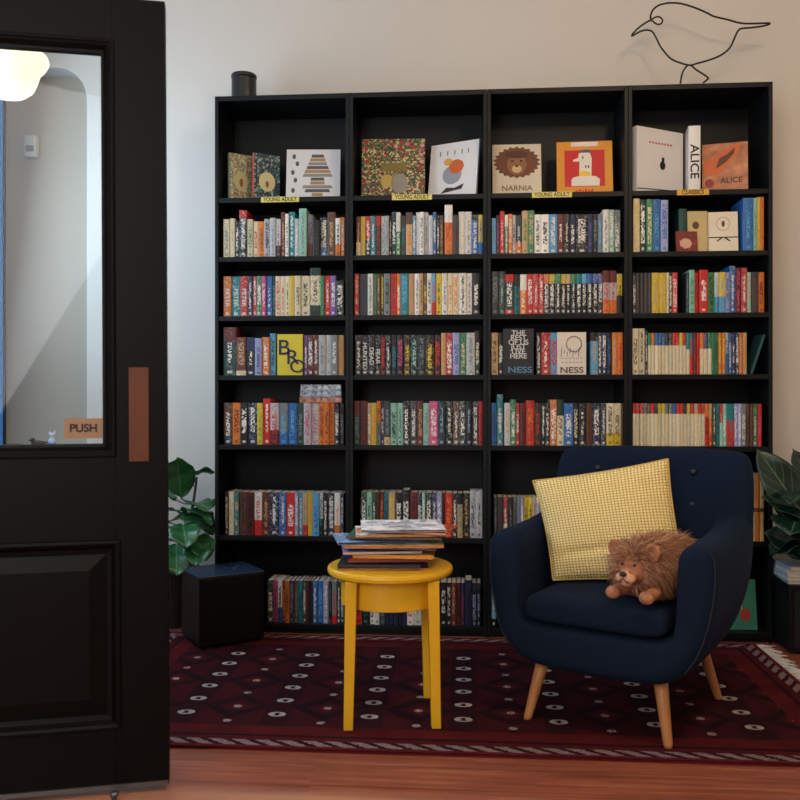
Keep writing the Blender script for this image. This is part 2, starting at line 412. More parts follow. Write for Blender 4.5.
for b in range(4):
    x0 = -1.21+b*BW
    g = thing('bookcase', 'tall black bookcase '+WHERE[b], 'bookcase', (x0, 0, 0), 0, 'black bookcases along the back wall')
    for xa in (0.0006, BW-BT-.0006):
        MB().box(xa, xa+BT, 0, BDP, 0, BH).build('side_panel', M['case'], g, bevel=.0015)
    MB().box(BT+.0008, BW-BT-.0008, .001, BDP, BH-.022, BH).build('top_panel', M['case'], g, bevel=.0015)
    MB().box(BT, BW-BT, BDP-.006, BDP-.0005, .02, BH-.022).build('back_panel', M['case'], g)
    for k, z in enumerate(ZS):
        sh = MB().box(BT+.0008, BW-BT-.0008, .003, BDP-.007, z-.022, z).build('shelf', M['case'], g, bevel=.0015)
        if k == 0:
            s, mt, (ua, ub) = SIGN[b]
            xa, xb = atY(ua, 198, 0).x-x0, atY(ub, 198, 0).x-x0
            lb = MB().box(xa, xb, -.0005, .003, z-.023, z+.001).build('shelf_label', M[mt], g)
            lb['label'] = 'yellow tape label reading '+s
            text_obj('lettering', s, .0245, M['ink'], lb, ((xa+xb)/2, -.0009, z-.0112), UP, sx=.86 if b < 3 else .9)
    MB().box(BT+.0008, BW-BT-.0008, .012, .026, 0, ZS[6]-.0222).build('plinth', M['case'], g)

# ------------------------------------------------------------------ books on the shelves
PAL = {'w': ((236, 233, 224), 'white'), 'c': ((226, 215, 180), 'cream'), 'S': ((194, 196, 196), 'pale grey'), 'g': ((122, 130, 130), 'grey'),
       'C': ((58, 62, 66), 'charcoal'), 'k': ((24, 24, 28), 'black'), 'n': ((34, 44, 78), 'navy'), 'b': ((44, 102, 170), 'blue'), 's': ((96, 164, 204), 'sky blue'),
       't': ((36, 124, 132), 'teal'), 'a': ((146, 198, 178), 'mint'), 'G': ((56, 134, 88), 'green'), 'D': ((34, 64, 56), 'dark green'), 'y': ((222, 192, 58), 'yellow'),
       'o': ((220, 124, 46), 'orange'), 'r': ((198, 44, 40), 'red'), 'R': ((102, 40, 38), 'dark red'), 'p': ((196, 74, 124), 'pink'), 'v': ((108, 90, 152), 'purple'),
       'B': ((96, 66, 50), 'brown'), 'T': ((198, 166, 118), 'tan'), 'l': ((160, 164, 206), 'lavender')}
# one word a book: cover colour, lettering colour, width in hundredths of the photo's bay, then h(eight), ^top band, _foot band; gaps are X
ROWS = {
 (0, 1): (223.4, 39, 'cg6.4h38 cT5h39 kw4.5h36 kw7.5h47^r16 cG6h38 cr5h36 oB6h36 Sn6h38 Sg5.5 Sp5h38_D30 RT4.5h45 wn3.5h43 tw6h45 Sw4.5h38 ag7.5h48 gR6h42_R30 kC7h36 Dw7.5h39_b20 BT8h44 wk5h38_o30 ow4'),
 (0, 2): (223.4, 40, 'ow8 tw9 rw7.5 nw5 rw4 Gw5 pw4.5 bw6 Dg3 cr5 cr5 ck4.5 yT5.5 ck6 ck9 ck10.5h48^D16_D22 Gg4 rw6 vw5.7 kw8h35'),
 (0, 3): (223.4, 40, 'Dw12.5h48^R30 RT9.5h38_c12 kw8.5h38^n35 ln7h37 ow7h38 sk6h42 X27 vw4 Rw5.5 Rw5 Sg7 Sg5 gw6.5 To6'),
 (0, 4): (223.4, 41.5, 'Bw8_n20 oR8 kw7 nw9 yG5.5 rw7h46 Sr8_R35 gs8.5_b30 bs8.5 Dg6.5 Sp7 Sp7 oR5 oR5 oR5 kw4.5 kg4.5'),
 (0, 5): (225, 43, 'kT3 cT5.5 tT5 Bk7.5 Rk7 wr7.5_r35 RT7 nw9.5 bw7 rw8 lw3.5 sw4 Tg5_r25 yo4.5 sb6.5 wt3.5_k40 kw4.7 nw6 wo6_o25 nw3.5'),
 (0, 6): (267, 42, 'Dw6.2 pk4.7 wk4.7_b35 Ro3.2 oR4.5 ng4.5 Bg4.5 tn4.5 Dw3.5 Rk3.3 kD3.6 bw4.6 bs6.2 lw5.6 kg3.3 gr5_r20 kw4 nw4'),
 (1, 1): (356, 39.5, 'RT4.4_c35 yT5 rw5_n40 tw5.2 Cr5^r25 Sg4 Sg4 kw2.7 Dw4.4h44 Gw4.4h43^w45 Ct5.2 To6.8h43^B28 sw3.2 wl3.5h43 wg4.4h43 Sg4.4h43 Sl4.4 bw3.5h43 kw3.5 BT3.5 X1 or8h50^w35 CR6 wc6.5h43 wg6.5h43 bw6.4^k14 yb5.7_b30'),
 (1, 2): (354.4, 41.5, 'rw4.4 Cn8 wg5.2 Gg3.1 BT3.8 Dy3.2 gk5.8 rD6 ow3.5 ts7.5 To5.5 wg4.7 Tk3.5 By3.5 wk4.4 sr3.7_r30 yk5.8 wk5.2^c20 co4.8 co6 wk7 wg5.2 kw7.3'),
 (1, 3): (355, 40, 'kw6 kw6.2 kw6 kw5.2 kr5 kw4.6 kt5.8 kp5.8 ky7 ka6.5 kg7 ky8 kr6.5 To4.4h42 rw6.3h42 lb6.3h42 Gc6.3h42 Sg8h42 kc4.4h44_D50'),
 (1, 4): (353.5, 44, 'Dg6^R35 Rk6.8 Tw3.8h42 yo5h42 ok3.8_g50 nw3 Cg6_T18 ak6h42 ak5.8h42 kw6 Cw7 RT5.6 ag5.8h42 pw7.9 na7 kw7 Bw6 Dw5.8 kl6 Cw6 rk5'),
 (1, 5): (360.5, 44.5, 'Dw6 aD5 Dw4.4 Bk2.6 Ro4.4 tn4.4 Ty6.5 kw6.6_g20 kw7.3h47 Rk7.3 kw4.7 aw3 Dw6.5 nw4.4 lw5.2 Rk3.1 ro7 kw4.7 Tg5^k25 kT7 Sk5.6h47 Sk6.5h47'),
 (1, 6): (352.4, 43, 'wk3.5 rk5.8 kt8 wk4.8 wk4.8 Cg5.8 nk4.3 nk4.3 nk4.3 nk4.3 nk4.3 wr6.8 wg8.3 Bk10 kw8 kw6.5 kw4.6 RT4.8 Rk4.8 nr4 nk7h46 kl4.8 kl4'),
 (2, 1): (491.5, 39, 'sg4.4h36 Rv3.5 rw4.7h43 Gw3.5^w30 ow4h40 Sk3.2 Cw6_o30 TG5.8h43 GT6h43 wk6.6 wk7.3 sw8 Rw6.6 kc5.2 nw6.5 kw11 nv5.2 kg4.5 gs4.7 wg5.6h43 aw5.6h43 gw6h43'),
 (2, 2): (491.5, 40, 'Cg7h43 Ca6h43 Dw8.4^r20_r12 tk6^k30 ow6.6^w40 rw6 rw5.2 rw4.9 kw5.2^o24 kw5.6^y24 kw5.6^G24 kw5^y24 kw4.6^T24 kw5.3^G24 kw5.1^t24 kw5^s24 kw5.2^b24 kw5.6^b24 kw4.4^v24 Sr6.6h43^R28_o32 Sr7h43^R28_o32 yk5.4_k45'),
 (2, 3): (491, 42, 'Tk6.8 kw4.9 X31 kw4.9 rw8 sr8.4 X30 sT7.4^k20 kw3.5 nw4.4 kb5 oT5.2 or5.2'),
 (2, 4): (490.6, 42.5, 'bn5.8 tw6h51 X1 ST5.8 Gw5.4h46 rw3.5 Rk6 ro8h45 Dr6.5 kw3.9 kw4.4 ow6.6h46 cD6.6h46^D35 bw8.7 kc5.2 kw6.6 BR6.5 nw7.9 Cw5.2 cB7_y30 cB7_y30 Bk2'),
 (2, 5): (494, 41, 'Cg3.5 CR6 rw4.4_w35 kg5.2 gk4 gv3.5 lw3 yk4.7 yk4.4 Sr3.5 wg2.6 sn4.4 rw4.4 nw4 kw5 Tw5'),
 (2, 6): (491.2, 45, 'sw5_k18'),
 (3, 1): (633.4, 53, 'cy6.3h54 Dw6.2h53 Gc6.3h53 bs7.6h53 lb7.2h52 X29 X43 bs10h53 aG4h53 yo3.4h54 or3.4h54 X1'),
 (3, 2): (632.5, 40.5, 'kw3.6 CB3.6 CB3.6 CB3.6 CB3.6 yT6.7 yT7.2 cg2 kw3.2 rw5 X8 Dg2.7 aG5h43 rR4.5 rw8h43 Gk6.5 ws4_s40 ys6_s40 lb4.2 bw5.4h47 Rp5.4h45 rw5.4h45 ao4 CB6.5 oR6'),
 (3, 3): (632.5, 41.5, 'ck6h46 ck6h46 kw3h44 cc3.4^G30 cc3.4^o30 cc3.4^b30 cc3.4^b30 cc3.4^b30 cc3.4^C30 cc3.4^C30 cc3.4^r30 cc3.4^r30 cc3.4^y30 cc3.4^r30 cc3.4^t40 tr3.3_r45 Rr3.3 rk3.3 cc3.8^o38 cc3.8^v38 cc3.8^G38 GD3.2 GD3.2 oy3.5 oy3.5 Sb3.3_b50 bS3.3 nw3.2 nw3.2 oT4 To4'),
 (3, 4): (632.5, 42.5, 'cc3.4^r24 cc3.4^r24 cc3.4^r24 cc3.4^g24 cc3.4^B24 cc3.4^r24 cc3.4^C24 cc3.4^y24 cc3.4^y24 cc3.4^g24 cc3.4^g24 cc3.4^b24 cc3.4^r24 cc3.4^r24 cc3.4^k24 cc3.4^y24 cc3.4^r24 cc3.4^T24 cc3.4^r24 cc3.4^r24 rk3.4^o30 ry3.4^T35 Dc3.6 tn3.4 ra2.8_a55 aw4_a50 rt6.7^t40 lw3.1 lw3.6 gw4.9 Bk2.7 BR3.3 Gw4.2 rp4'),
}
TOK = re.compile(r'^([A-Za-z])([A-Za-z]?)([\d.]+)(?:h([\d.]+))?(?:\^([A-Za-z])(\d+))?(?:_([A-Za-z])(\d+))?$')
specs = []
ENDS = {(0, 1): 344.5, (0, 2): 344, (0, 3): 344, (0, 4): 344, (0, 5): 344, (0, 6): 344.3, (1, 1): 484, (1, 2): 480, (1, 3): 479.8, (1, 4): 484, (1, 5): 482.5, (1, 6): 480.8, (2, 1): 620.7, (2, 2): 622.6, (2, 3): 622.9, (2, 4): 623.3, (3, 1): 765.5, (3, 2): 765, (3, 3): 747, (3, 4): 762}
for (b, r), (u, hh, line) in ROWS.items():
    n = 0; tot = sum(float(tk[1:]) if tk[0] == 'X' else float(TOK.match(tk).group(3)) for tk in line.split())
    k_ = (ENDS[b, r]-u)/tot if (b, r) in ENDS else 1
    for tk in line.split():
        if tk[0] == 'X':
            u += float(tk[1:])*k_; continue
        m = TOK.match(tk); c1, c2, w, h, tb, tp, fb, fp = m.groups(); w = float(w)*k_
        x0, x1 = atY(u, 400, .02).x, atY(u+w, 400, .02).x; n += 1
        h = float(h or hh); x1 = min(x1, -1.21+(b+1)*BW-BT-.0012); x0 = max(x0, -1.21+b*BW+BT+.0012)
        hm = h*depth(((x0+x1)/2, .02))/F
        specs.append(dict(b=b, r=r, n=n, c=c1, t=c2 or 'w', x0=x0, x1=x1, h=hm, tb=(tb, float(tp)/100) if tb else None, fb=(fb, float(fp)/100) if fb else None, area=(x1-x0)*hm, w=w, rh=float(h)/hh))
        u += w
specs_sorted = sorted(specs, key=lambda s: -s['area'])
N_SINGLE = 270
single = set(id(s) for s in specs_sorted[:N_SINGLE])

def cover_geo(mb, w, h, d, o=(0, 0, 0)):
    """U-shaped cover round a page block: spine at y=0 facing -Y"""
    t = min(.0016, w*.12); ox, oy, oz = o; k = min(.003, w*.2)
    prof = [(0, k), (w*.12, k*.35), (w*.5, 0), (w*.88, k*.35), (w, k), (w, d), (w-t, d), (w-t, k+t), (t, k+t), (t, d), (0, d)]
    n = len(prof); vs = [(ox+x, oy+y, oz+z) for z in (0, h) for x, y in prof]
    fs = [(j, (j+1) % n, n+(j+1) % n, n+j) for j in range(n)]
    uvs = []
    for j in range(n):
        a, bq = prof[j][0]/w, prof[(j+1) % n][0]/w
        uvs.append([(a, 0), (bq, 0), (bq, 1), (a, 1)])
    caps = [(0, 1, 2, 3, 4, 7, 8), (4, 5, 6, 7), (0, 8, 9, 10)]
    for q in caps:
        fs.append(tuple(reversed(q))); uvs.append([(prof[i][0]/w, 0) for i in reversed(q)])
        fs.append(tuple(n+i for i in q)); uvs.append([(prof[i][0]/w, 1) for i in q])
    mb.add(vs, fs, 0, None, uvs)
    return len(fs), [1 if j < 4 else 0 for j in range(n)]+[0]*6, t, k
def jit(c, a=.12):
    k = 1+random.uniform(-a, a); return tuple(min(1, x*k) for x in lin(c))+(1,)
def attrs(me, rows):
    """rows: per face (ca, cb, cc, ct, pv, pw, spine)"""
    for i, nm in enumerate(('ca', 'cb', 'cc', 'ct')):
        a = me.attributes.new(nm, 'FLOAT_COLOR', 'FACE'); a.data.foreach_set('color', [x for r_ in rows for x in r_[i]])
    for i, nm in ((4, 'pv'), (5, 'pw')):
        a = me.attributes.new(nm, 'FLOAT_VECTOR', 'FACE'); a.data.foreach_set('vector', [x for r_ in rows for x in r_[i]])
    a = me.attributes.new('spine', 'FLOAT', 'FACE'); a.data.foreach_set('value', [float(r_[6]) for r_ in rows])
def book_style(s):
    ca = jit(PAL[s['c']][0]); ct = jit(PAL[s['t']][0], .05)
    cb = jit(PAL[s['tb'][0]][0]) if s['tb'] else ca; cc = jit(PAL[s['fb'][0]][0]) if s['fb'] else ca
    pv = (1-s['tb'][1] if s['tb'] else 2.0, s['fb'][1] if s['fb'] else -1.0, random.random())
    a = random.uniform(.14, .3); e = random.uniform(.7, .94)
    if s['tb'] and s['tb'][1] < .5: e = min(e, .98-s['tb'][1])
    pw = (a, e, random.choice((.0, .4, .8, 1.0)))
    return ca, cb, cc, ct, pv, pw
def word(s):
    col = PAL[s['c']][1]; b, r = s['b'], s['r']
    size = 'slim ' if s['w'] < 4.6 else ('thick ' if s['w'] >= 7.4 else ''); size = ('tall ' if s['rh'] > 1.08 else '')+size
    if s['c'] == s['t']: ex = ''
    else: ex = ' with %s lettering' % PAL[s['t']][1]
    if s['tb'] and s['tb'][0] != s['c']: ex = ' with %s top' % PAL[s['tb'][0]][1]
    elif s['fb'] and s['fb'][0] != s['c']: ex = ' with %s foot' % PAL[s['fb'][0]][1]
    tail = ', %s from left, %s shelf of %s bookcase' % (ORD[s['n']-1], ORD[r], ORD[b])
    L = size+col+' book'+ex+tail
    if len(L.split()) > 16: L = col+' book'+ex+tail
    return L
slim = MB(); slim_rows = []
TXT = {(1, 3, 2): 'HUNTED', (1, 3, 3): 'DEAD', (1, 3, 4): 'FEAR', (0, 2, 1): 'PETER', (0, 2, 2): 'PETER', (0, 2, 3): 'PETER'}
for s in specs:
    zb = ZS[s['r']]+.0004; w = s['x1']-s['x0']-.0008; h = s['h']; d = random.uniform(.118, .138) if s['rh'] <= 1.1 else .15
    if s['r'] == 1 and s['b'] == 3: d = .17
    y = .02+random.uniform(-.006, .006)
    st = book_style(s); x = s['x0']+.0004
    key = (s['b'], s['r'], s['n'])
    if key in TXT: st = st[:5]+((2., 2., 0.),)
    if id(s) in single:
        mb = MB(); nf, sp, t, k = cover_geo(mb, w, h, d)
        o = mb.build('book', M['book'], None, (x, y, zb), fix=False)
        attrs(o.data, [st+(q,) for q in sp])
        tag(o, word(s), 'book', 'books on the %s shelf down of the %s bookcase' % (ORD[s['r']], ORD[s['b']]))
        MB().box(t+.0001, w-t-.0001, k+t+.0002, d-.003, .002, h-.0025).build('page_block', M['pages'], o)
        if key in TXT:
            ink = M['white_paint']
            text_obj('title', TXT[key], .026, ink, o, (w*.5, -.0006, h*.47), DOWN, sx=1.15)
    else:
        nf, sp, t, k = cover_geo(slim, w, h, d, (x, y, zb))
        slim_rows += [st+(q,) for q in sp]
        slim.box(x+t+.0001, x+w-t-.0001, y+k+t+.0002, y+d-.003, zb+.002, zb+h-.0025, 1)
        slim_rows += [st+(0,)]*6
so = slim.build('slim_books', [M['book'], M['pages']], fix=False)
attrs(so.data, slim_rows)
tag(so, 'narrow books standing between the wider ones on all four bookcases', 'books', None, 'stuff')

# ---- books shown cover-out (standing or leaning, covers facing the room)
def decal(mb_poly, name, mat, parent, y, t=.0006, n=None):
    return MB().prism(mb_poly, y-t, y).build(name, mat, parent)
def face_book(label, u0, u1, vt, z, Y, yaw, lean, t, mat, group=None, hscale=1.0, pages=True, spine=None, name='book'):
    p0, p1 = atY(u0, 400, Y), atY(u1, 400, Y); c = (p0+p1)/2; dp = depth(c)
    rel = math.atan2(c.x-CX, c.y+CD)
    w = (p1.x-p0.x)*cos(rel)/max(.3, cos(yaw+rel))
    zt = CH-(vt-400)/F*dp; h = (zt-z)/cos(lean)*hscale
    g = MB(); tk = .0018
    # hard cover: two boards and a spine on the viewer's left, one folded sheet
    prof = [(-w/2, -t/2), (w/2, -t/2), (w/2, -t/2+tk), (-w/2+tk, -t/2+tk), (-w/2+tk, t/2-tk), (w/2, t/2-tk), (w/2, t/2), (-w/2, t/2)]
    if spine == 'right': prof = [(-x, y) for x, y in reversed(prof)]
    n = 8
    g.add([(x, y, zz) for zz in (0, h) for x, y in prof], [(j, (j+1) % n, n+(j+1) % n, n+j) for j in range(n)])
    for q in ((0, 1, 2, 3), (0, 3, 4, 7), (4, 5, 6, 7)):
        if spine == 'right':
            q = tuple(7-i for i in q)
        g.add([], [])
        g.f += [tuple(reversed(q)), tuple(n+i for i in q)]; g.mi += [0, 0]
    o = g.build(name, mat, None, (c.x, c.y, z+.0005+t/2*sin(lean)))
    o.rotation_euler = (-lean, 0, yaw)
    tag(o, label, 'book', group or 'books displayed cover-out on the top shelves')
    a = .0003
    if spine == 'right': MB().box(-w/2+.003, w/2-tk-a, -t/2+tk+a, t/2-tk-a, .003, h-.003).build('page_block', M['pages'], o)
    else: MB().box(-w/2+tk+a, w/2-.003, -t/2+tk+a, t/2-tk-a, .003, h-.003).build('page_block', M['pages'], o)
    return o, w, h, -t/2
def floral(name, cols, scale=60, sc2=None):
    t = NT(name); P = t.coord()
    v = t.n('ShaderNodeTexVoronoi', inp={'Vector': P, 'Scale': scale})
    f = t.xyz(v.outputs['Color'])[0]
    st = [(i/(len(cols)), lin(c)) for i, c in enumerate(cols)]
    c = t.ramp(f, st); t.t.nodes[-1]
    for nd in t.t.nodes:
        if nd.type == 'VALTORGB': nd.color_ramp.interpolation = 'CONSTANT'
    e = t.math('LESS_THAN', v.outputs['Distance'], .22)
    c = t.mix(t.math('MULTIPLY', e, .5), c, lin(cols[-1]))
    t.base(c); t.rough(.45)
    return t.m
z0 = ZS[0]
LT = R(9)
M['fl_green'] = floral('sage_floral_cover', [(138, 150, 112), (186, 176, 130), (120, 110, 84), (160, 98, 74), (150, 164, 130), (212, 206, 170)], 150)
M['fl_navy'] = floral('navy_floral_cover', [(26, 46, 66), (34, 66, 84), (22, 36, 54), (74, 112, 120), (28, 52, 72), (150, 176, 160)], 120)
M['jungle'] = floral('jungle_cover', [(28, 62, 40), (62, 96, 52), (146, 132, 78), (150, 40, 48), (40, 78, 58), (206, 196, 140)], 135)
M['cream_cover'] = simple('cream_cover', (222, 212, 186), .5, .05, 10)
M['white_cover'] = simple('white_cover', (226, 224, 222), .4, .03, 10)
M['mint'] = hue('mint_cloth', (150, 200, 180)); M['coral'] = hue('coral_cloth', (216, 100, 92))

o, w, h, y = face_book('small sage floral cover book with round medallion, mint spine, angled on top shelf', 229, 252, 155, z0, .12, R(38), 0, .018, M['fl_green'])
MB().box(-w/2-.0012, -w/2-.0002, -.009, .009, 0, h).build('spine', M['mint'], o)
decal(ellipse(0, h*.44, w*.3, h*.2), 'medallion', hue('sage_disc', (196, 190, 140)), o, y); decal(ellipse(0, h*.42, w*.08, h*.09), 'figure', hue('rust_ink', (150, 84, 56)), o, y-.0007)
o, w, h, y = face_book('small navy floral cover book with cream oval and coral spine, angled on top shelf', 253.5, 279, 155, z0, .12, R(36), 0, .02, M['fl_navy'])
MB().box(-w/2-.0012, -w/2-.0002, -.010, .010, 0, h).build('spine', M['coral'], o)
decal(ellipse(0, h*.43, w*.32, h*.2), 'medallion', hue('cream_disc', (222, 214, 160)), o, y); decal(ellipse(0, h*.38, w*.06, h*.07), 'figure', hue('rust_ink', (150, 84, 56)), o, y-.0007)
o, w, h, y = face_book('white square picture book with a tall tan and grey tower drawing', 286, 340, 148, z0, .10, R(4), LT, .012, M['white_cover'])
for i in range(11):
    ww = w*(.2+.1*sin(i*1.7)) if i > 3 else w*(.12+.03*i)
    zz = h*(.9-.075*i); cl = ('ink_grey', (92, 88, 84)) if i % 3 == 0 else (('ink_tan', (176, 138, 92)) if i % 3 == 1 else ('ink_pale', (150, 142, 130)))
    decal([(w*.08-ww, zz-h*.06), (w*.08+ww, zz-h*.06), (w*.08+ww*.9, zz), (w*.08-ww*.9, zz)], 'tower_storey', hue(*cl), o, y)
for xx, zz in ((-.36, .86), (-.3, .72), (-.38, .55), (-.33, .4), (-.37, .2)):
    decal(ellipse(w*xx, h*zz, w*.035, h*.05, 9), 'sketch_mark', hue('ink_grey', (92, 88, 84)), o, y)
o, w, h, y = face_book('wide jungle picture book with red flowers around a gold centre panel', 361.5, 425, 137, z0, .10, R(2), LT, .014, M['jungle'])
decal([(-w*.2, h*.46), (w*.2, h*.46), (w*.2, h*.6), (-w*.2, h*.6)], 'title_panel', hue('olive_gold', (128, 112, 48)), o, y)
decal(ellipse(-w*.1, h*.3, w*.1, h*.11), 'gold_figure', hue('gold_ink', (196, 166, 84)), o, y)
decal(ellipse(w*.1, h*.26, w*.13, h*.16), 'grey_figure', hue('ink_pale', (150, 142, 130)), o, y)
random.seed(3)
for i in range(18):
    a = random.random(); xx, zz = (random.uniform(-.46, .46), random.uniform(.82, .96)) if i < 9 else (random.choice((-.44, .42))+random.uniform(-.03, .03), random.uniform(.15, .85))
    decal(ellipse(w*xx, h*zz, w*.035, h*.035, 7), 'red_flower', hue('flower_red', (176, 46, 56)) if i % 3 else hue('flower_pink', (214, 150, 150)), o, y)
o, w, h, y = face_book('white picture book with orange and grey creature, turned sideways on top shelf', 428, 476, 141, z0, .10, R(-24), LT, .014, M['white_cover'], spine='right')
decal(ellipse(-w*.02, h*.42, w*.2, h*.17, 14), 'grey_body', hue('soft_grey', (150, 152, 160)), o, y)
decal(ellipse(w*.06, h*.56, w*.16, h*.13, 9), 'orange_body', hue('burnt_orange', (204, 98, 40)), o, y-.0007)
decal(ellipse(-w*.12, h*.66, w*.09, h*.07, 7), 'amber_patch', hue('amber', (220, 164, 66)), o, y-.0007)
decal([(-w*.24, h*.1), (w*.2, h*.15), (w*.24, h*.24), (w*.05, h*.18), (-w*.12, h*.2)], 'dark_shape', hue('ink_soft', (46, 42, 44)), o, y)
for xx in (-.3, -.15, 0, .15, .28): decal([(w*xx, h*.78), (w*xx+w*.02, h*.78), (w*xx+w*.02, h*.86), (w*xx, h*.86)], 'title_mark', hue('ink_grey', (92, 88, 84)), o, y)
o, w, h, y = face_book('cream book with brown lion face over the word NARNIA', 492.5, 541.5, 143, z0, .10, 0, LT, .016, M['cream_cover'])
mane = [(.5*w*.84*(1+.16*(k % 2))*cos(2*pi*k/44), h*.655+h*.27*(1+.13*(k % 2))*sin(2*pi*k/44)) for k in range(44)]
decal(mane, 'lion_mane', hue('mane_print', (112, 60, 32)), o, y)
decal(ellipse(0, h*.62, w*.2, h*.2), 'lion_face', hue('face_print', (150, 100, 62)), o, y-.0007)
decal(ellipse(0, h*.53, w*.1, h*.075), 'lion_muzzle', hue('muzzle_print', (214, 186, 140)), o, y-.0014)
decal([(-w*.05, h*.6), (w*.05, h*.6), (0, h*.55)], 'lion_nose', M['ink'], o, y-.0021)
for sx in (-1, 1): decal(ellipse(sx*w*.09, h*.68, w*.03, h*.018, 10), 'lion_eye', M['ink'], o, y-.0014)
decal(ellipse(0, h*.8, w*.24, h*.07, 18), 'lion_brow', hue('brow_print', (84, 42, 26)), o, y-.0014)
text_obj('title', 'NARNIA', h*.14, hue('bronze_ink', (116, 104, 66)), o, (0, y-.001, h*.16), UP, sx=1.05)
o, w, h, y = face_book('orange framed book with white man in profile on a red square', 557, 613, 140, z0, .10, R(-2), LT, .016, hue('cover_orange', (226, 150, 40)))
decal([(-w*.36, h*.17), (w*.36, h*.17), (w*.36, h*.84), (-w*.36, h*.84)], 'red_square', hue('cover_red', (204, 24, 34)), o, y)
pr = [(-.24, .18), (.26, .18), (.27, .3), (.2, .35), (.12, .36), (.12, .44), (.13, .68), (.1, .78), (0, .81), (-.1, .78), (-.11, .7), (-.21, .66), (-.2, .63), (-.09, .63), (-.1, .36), (-.2, .34), (-.24, .3)]
decal([(w*a, h*b_) for a, b_ in pr], 'white_profile', hue('paper_white', (232, 226, 210)), o, y-.0007)
decal([(-w*.1, h*.36), (w*.11, h*.36), (w*.1, h*.42), (0, h*.46), (-w*.1, h*.43)], 'yellow_beard', hue('cover_yellow', (236, 200, 60)), o, y-.0014)
decal([(-w*.07, h*.79), (w*.12, h*.79), (w*.1, h*.84), (0, h*.85), (-w*.07, h*.82)], 'blue_cap', hue('cap_blue', (70, 90, 120)), o, y-.0014)
for a, b_ in ((.02, .53), (.07, .53), (-.03, .7)): decal(ellipse(w*a, h*b_, w*.012, h*.03, 8), 'ink_stroke', M['ink'], o, y-.0014)
decal([(-w*.24, h*.91), (w*.24, h*.91), (w*.24, h*.985), (-w*.24, h*.985)], 'title_strip', hue('paper_pink', (236, 222, 216)), o, y)
for i in range(6): decal([(-w*.17+i*w*.055, h*.04), (-w*.13+i*w*.055, h*.04), (-w*.13+i*w*.055, h*(.1+.03*(i % 2))), (-w*.17+i*w*.055, h*.1)], 'red_title_mark', hue('cover_red', (204, 24, 34)), o, y)
o, w, h, y = face_book('thick white hardback standing open-angled with small black ink figure on its cover', 634, 680, 131, z0, .10, R(30), 0, .042, M['white_cover'])
decal(ellipse(w*.05, h*.45, w*.06, h*.07, 12), 'ink_figure', M['ink'], o, y); decal(ellipse(w*.06, h*.54, w*.03, h*.04, 9), 'ink_figure_head', M['ink'], o, y)
for i in range(8): decal([(-w*.24+i*w*.065, h*.765), (-w*.2+i*w*.065, h*.765), (-w*.2+i*w*.065, h*.795), (-w*.24+i*w*.065, h*.795)], 'title_mark', hue('coral_ink', (196, 120, 110)), o, y)
MB().prism([(-w/2, h*.06), (w*.3, h*.09), (w*.3, h*.075), (-w/2, h*.045)], y-.0006, y).build('ink_line', M['ink'], o)
# ALICE, spine out
p = atY(693.5, 400, .07); dp = depth(p); hz = CH-(127-400)/F*dp-z0; ws = 11.5*dp/F
mb = MB(); nf, sp, tt, kk = cover_geo(mb, ws, hz, .13)
o = mb.build('book', M['white_cover'], None, (p.x-ws/2, .055, z0+.0005), R(-6), fix=False)
tag(o, 'white book standing spine out with ALICE down its spine', 'book', 'books displayed cover-out on the top shelves')
MB().box(tt+.0001, ws-tt-.0001, kk+tt+.0002, .127, .002, hz-.0025).build('page_block', M['pages'], o)
text_obj('title', 'ALICE', .05, M['ink'], o, (ws*.48, -.0008, hz*.46), DOWN, sx=1.15)
M['flame'] = None
t = NT('flame_cover'); P = t.coord(); f = t.noise(t.mapping(P, (12, 12, 22)), 1.0, 4)
t.base(t.ramp(f, [(.35, lin((150, 92, 66))), (.5, lin((180, 112, 76))), (.66, lin((206, 140, 96)))])); t.rough(.45); M['flame'] = t.m
o, w, h, y = face_book('rust coloured book with orange flames and ALICE on its cover', 702, 748, 142, z0, .10, R(-14), R(8), .014, M['flame'])
fl = [(-.46, .4), (-.3, .36), (-.1, .42), (.1, .6), (.3, .8), (.34, .95), (.2, .97), (.05, .86), (-.12, .82), (-.28, .7), (-.46, .68)]
decal([(w*a, h*b_) for a, b_ in fl], 'flames', hue('flame_orange', (206, 104, 44)), o, y)
fl = [(-.2, .5), (.0, .6), (.2, .78), (.22, .9), (.06, .78), (-.12, .7)]
decal([(w*a, h*b_) for a, b_ in fl], 'dark_flame', hue('flame_dark', (96, 44, 26)), o, y-.0007)
decal(ellipse(-w*.34, h*.22, w*.1, h*.085, 16), 'red_seal', hue('seal_red', (150, 40, 36)), o, y)
text_obj('title', 'ALICE', h*.15, hue('dark_brown_ink', (60, 34, 26)), o, (w*.14, y-.001, h*.25), UP)
# face-out books lower down
FO = 'books standing cover-out among the spines'
o, w, h, y = face_book('yellow cover-out book with big dark letters BRO', 277.8, 303.0, 334.5, ZS[3], .022, 0, 0, .02, hue('bro_yellow', (216, 196, 44)), FO)
for ch, xx, zz, sz in (('B', -.24, .66, .42), ('R', .1, .42, .4), ('O', .3, .2, .36)):
    text_obj('cover_letter', ch, h*sz*1.25, hue('bro_navy', (30, 30, 62)), o, (w*xx, y-.001, h*zz), UP, ext=.0006, sx=1.1, bold=.006)
o, w, h, y = face_book('black cover-out book, THE REST OF US JUST LIVE HERE, NESS in blue', 503, 533.5, 329, ZS[3], .022, 0, 0, .022, hue('ness_black', (24, 30, 32)), FO)
for i, q in enumerate(('THE', 'REST', 'OF US', 'JUST', 'LIVE', 'HERE')):
    text_obj('title', q, .032, M['white_paint'], o, (w*.0, y-.001, h*(.9-.1*i)), UP, sx=1.0)
text_obj('author', 'NESS', .036, hue('ness_blue', (90, 140, 170)), o, (w*.05, y-.001, h*.1), UP, sx=1.35)
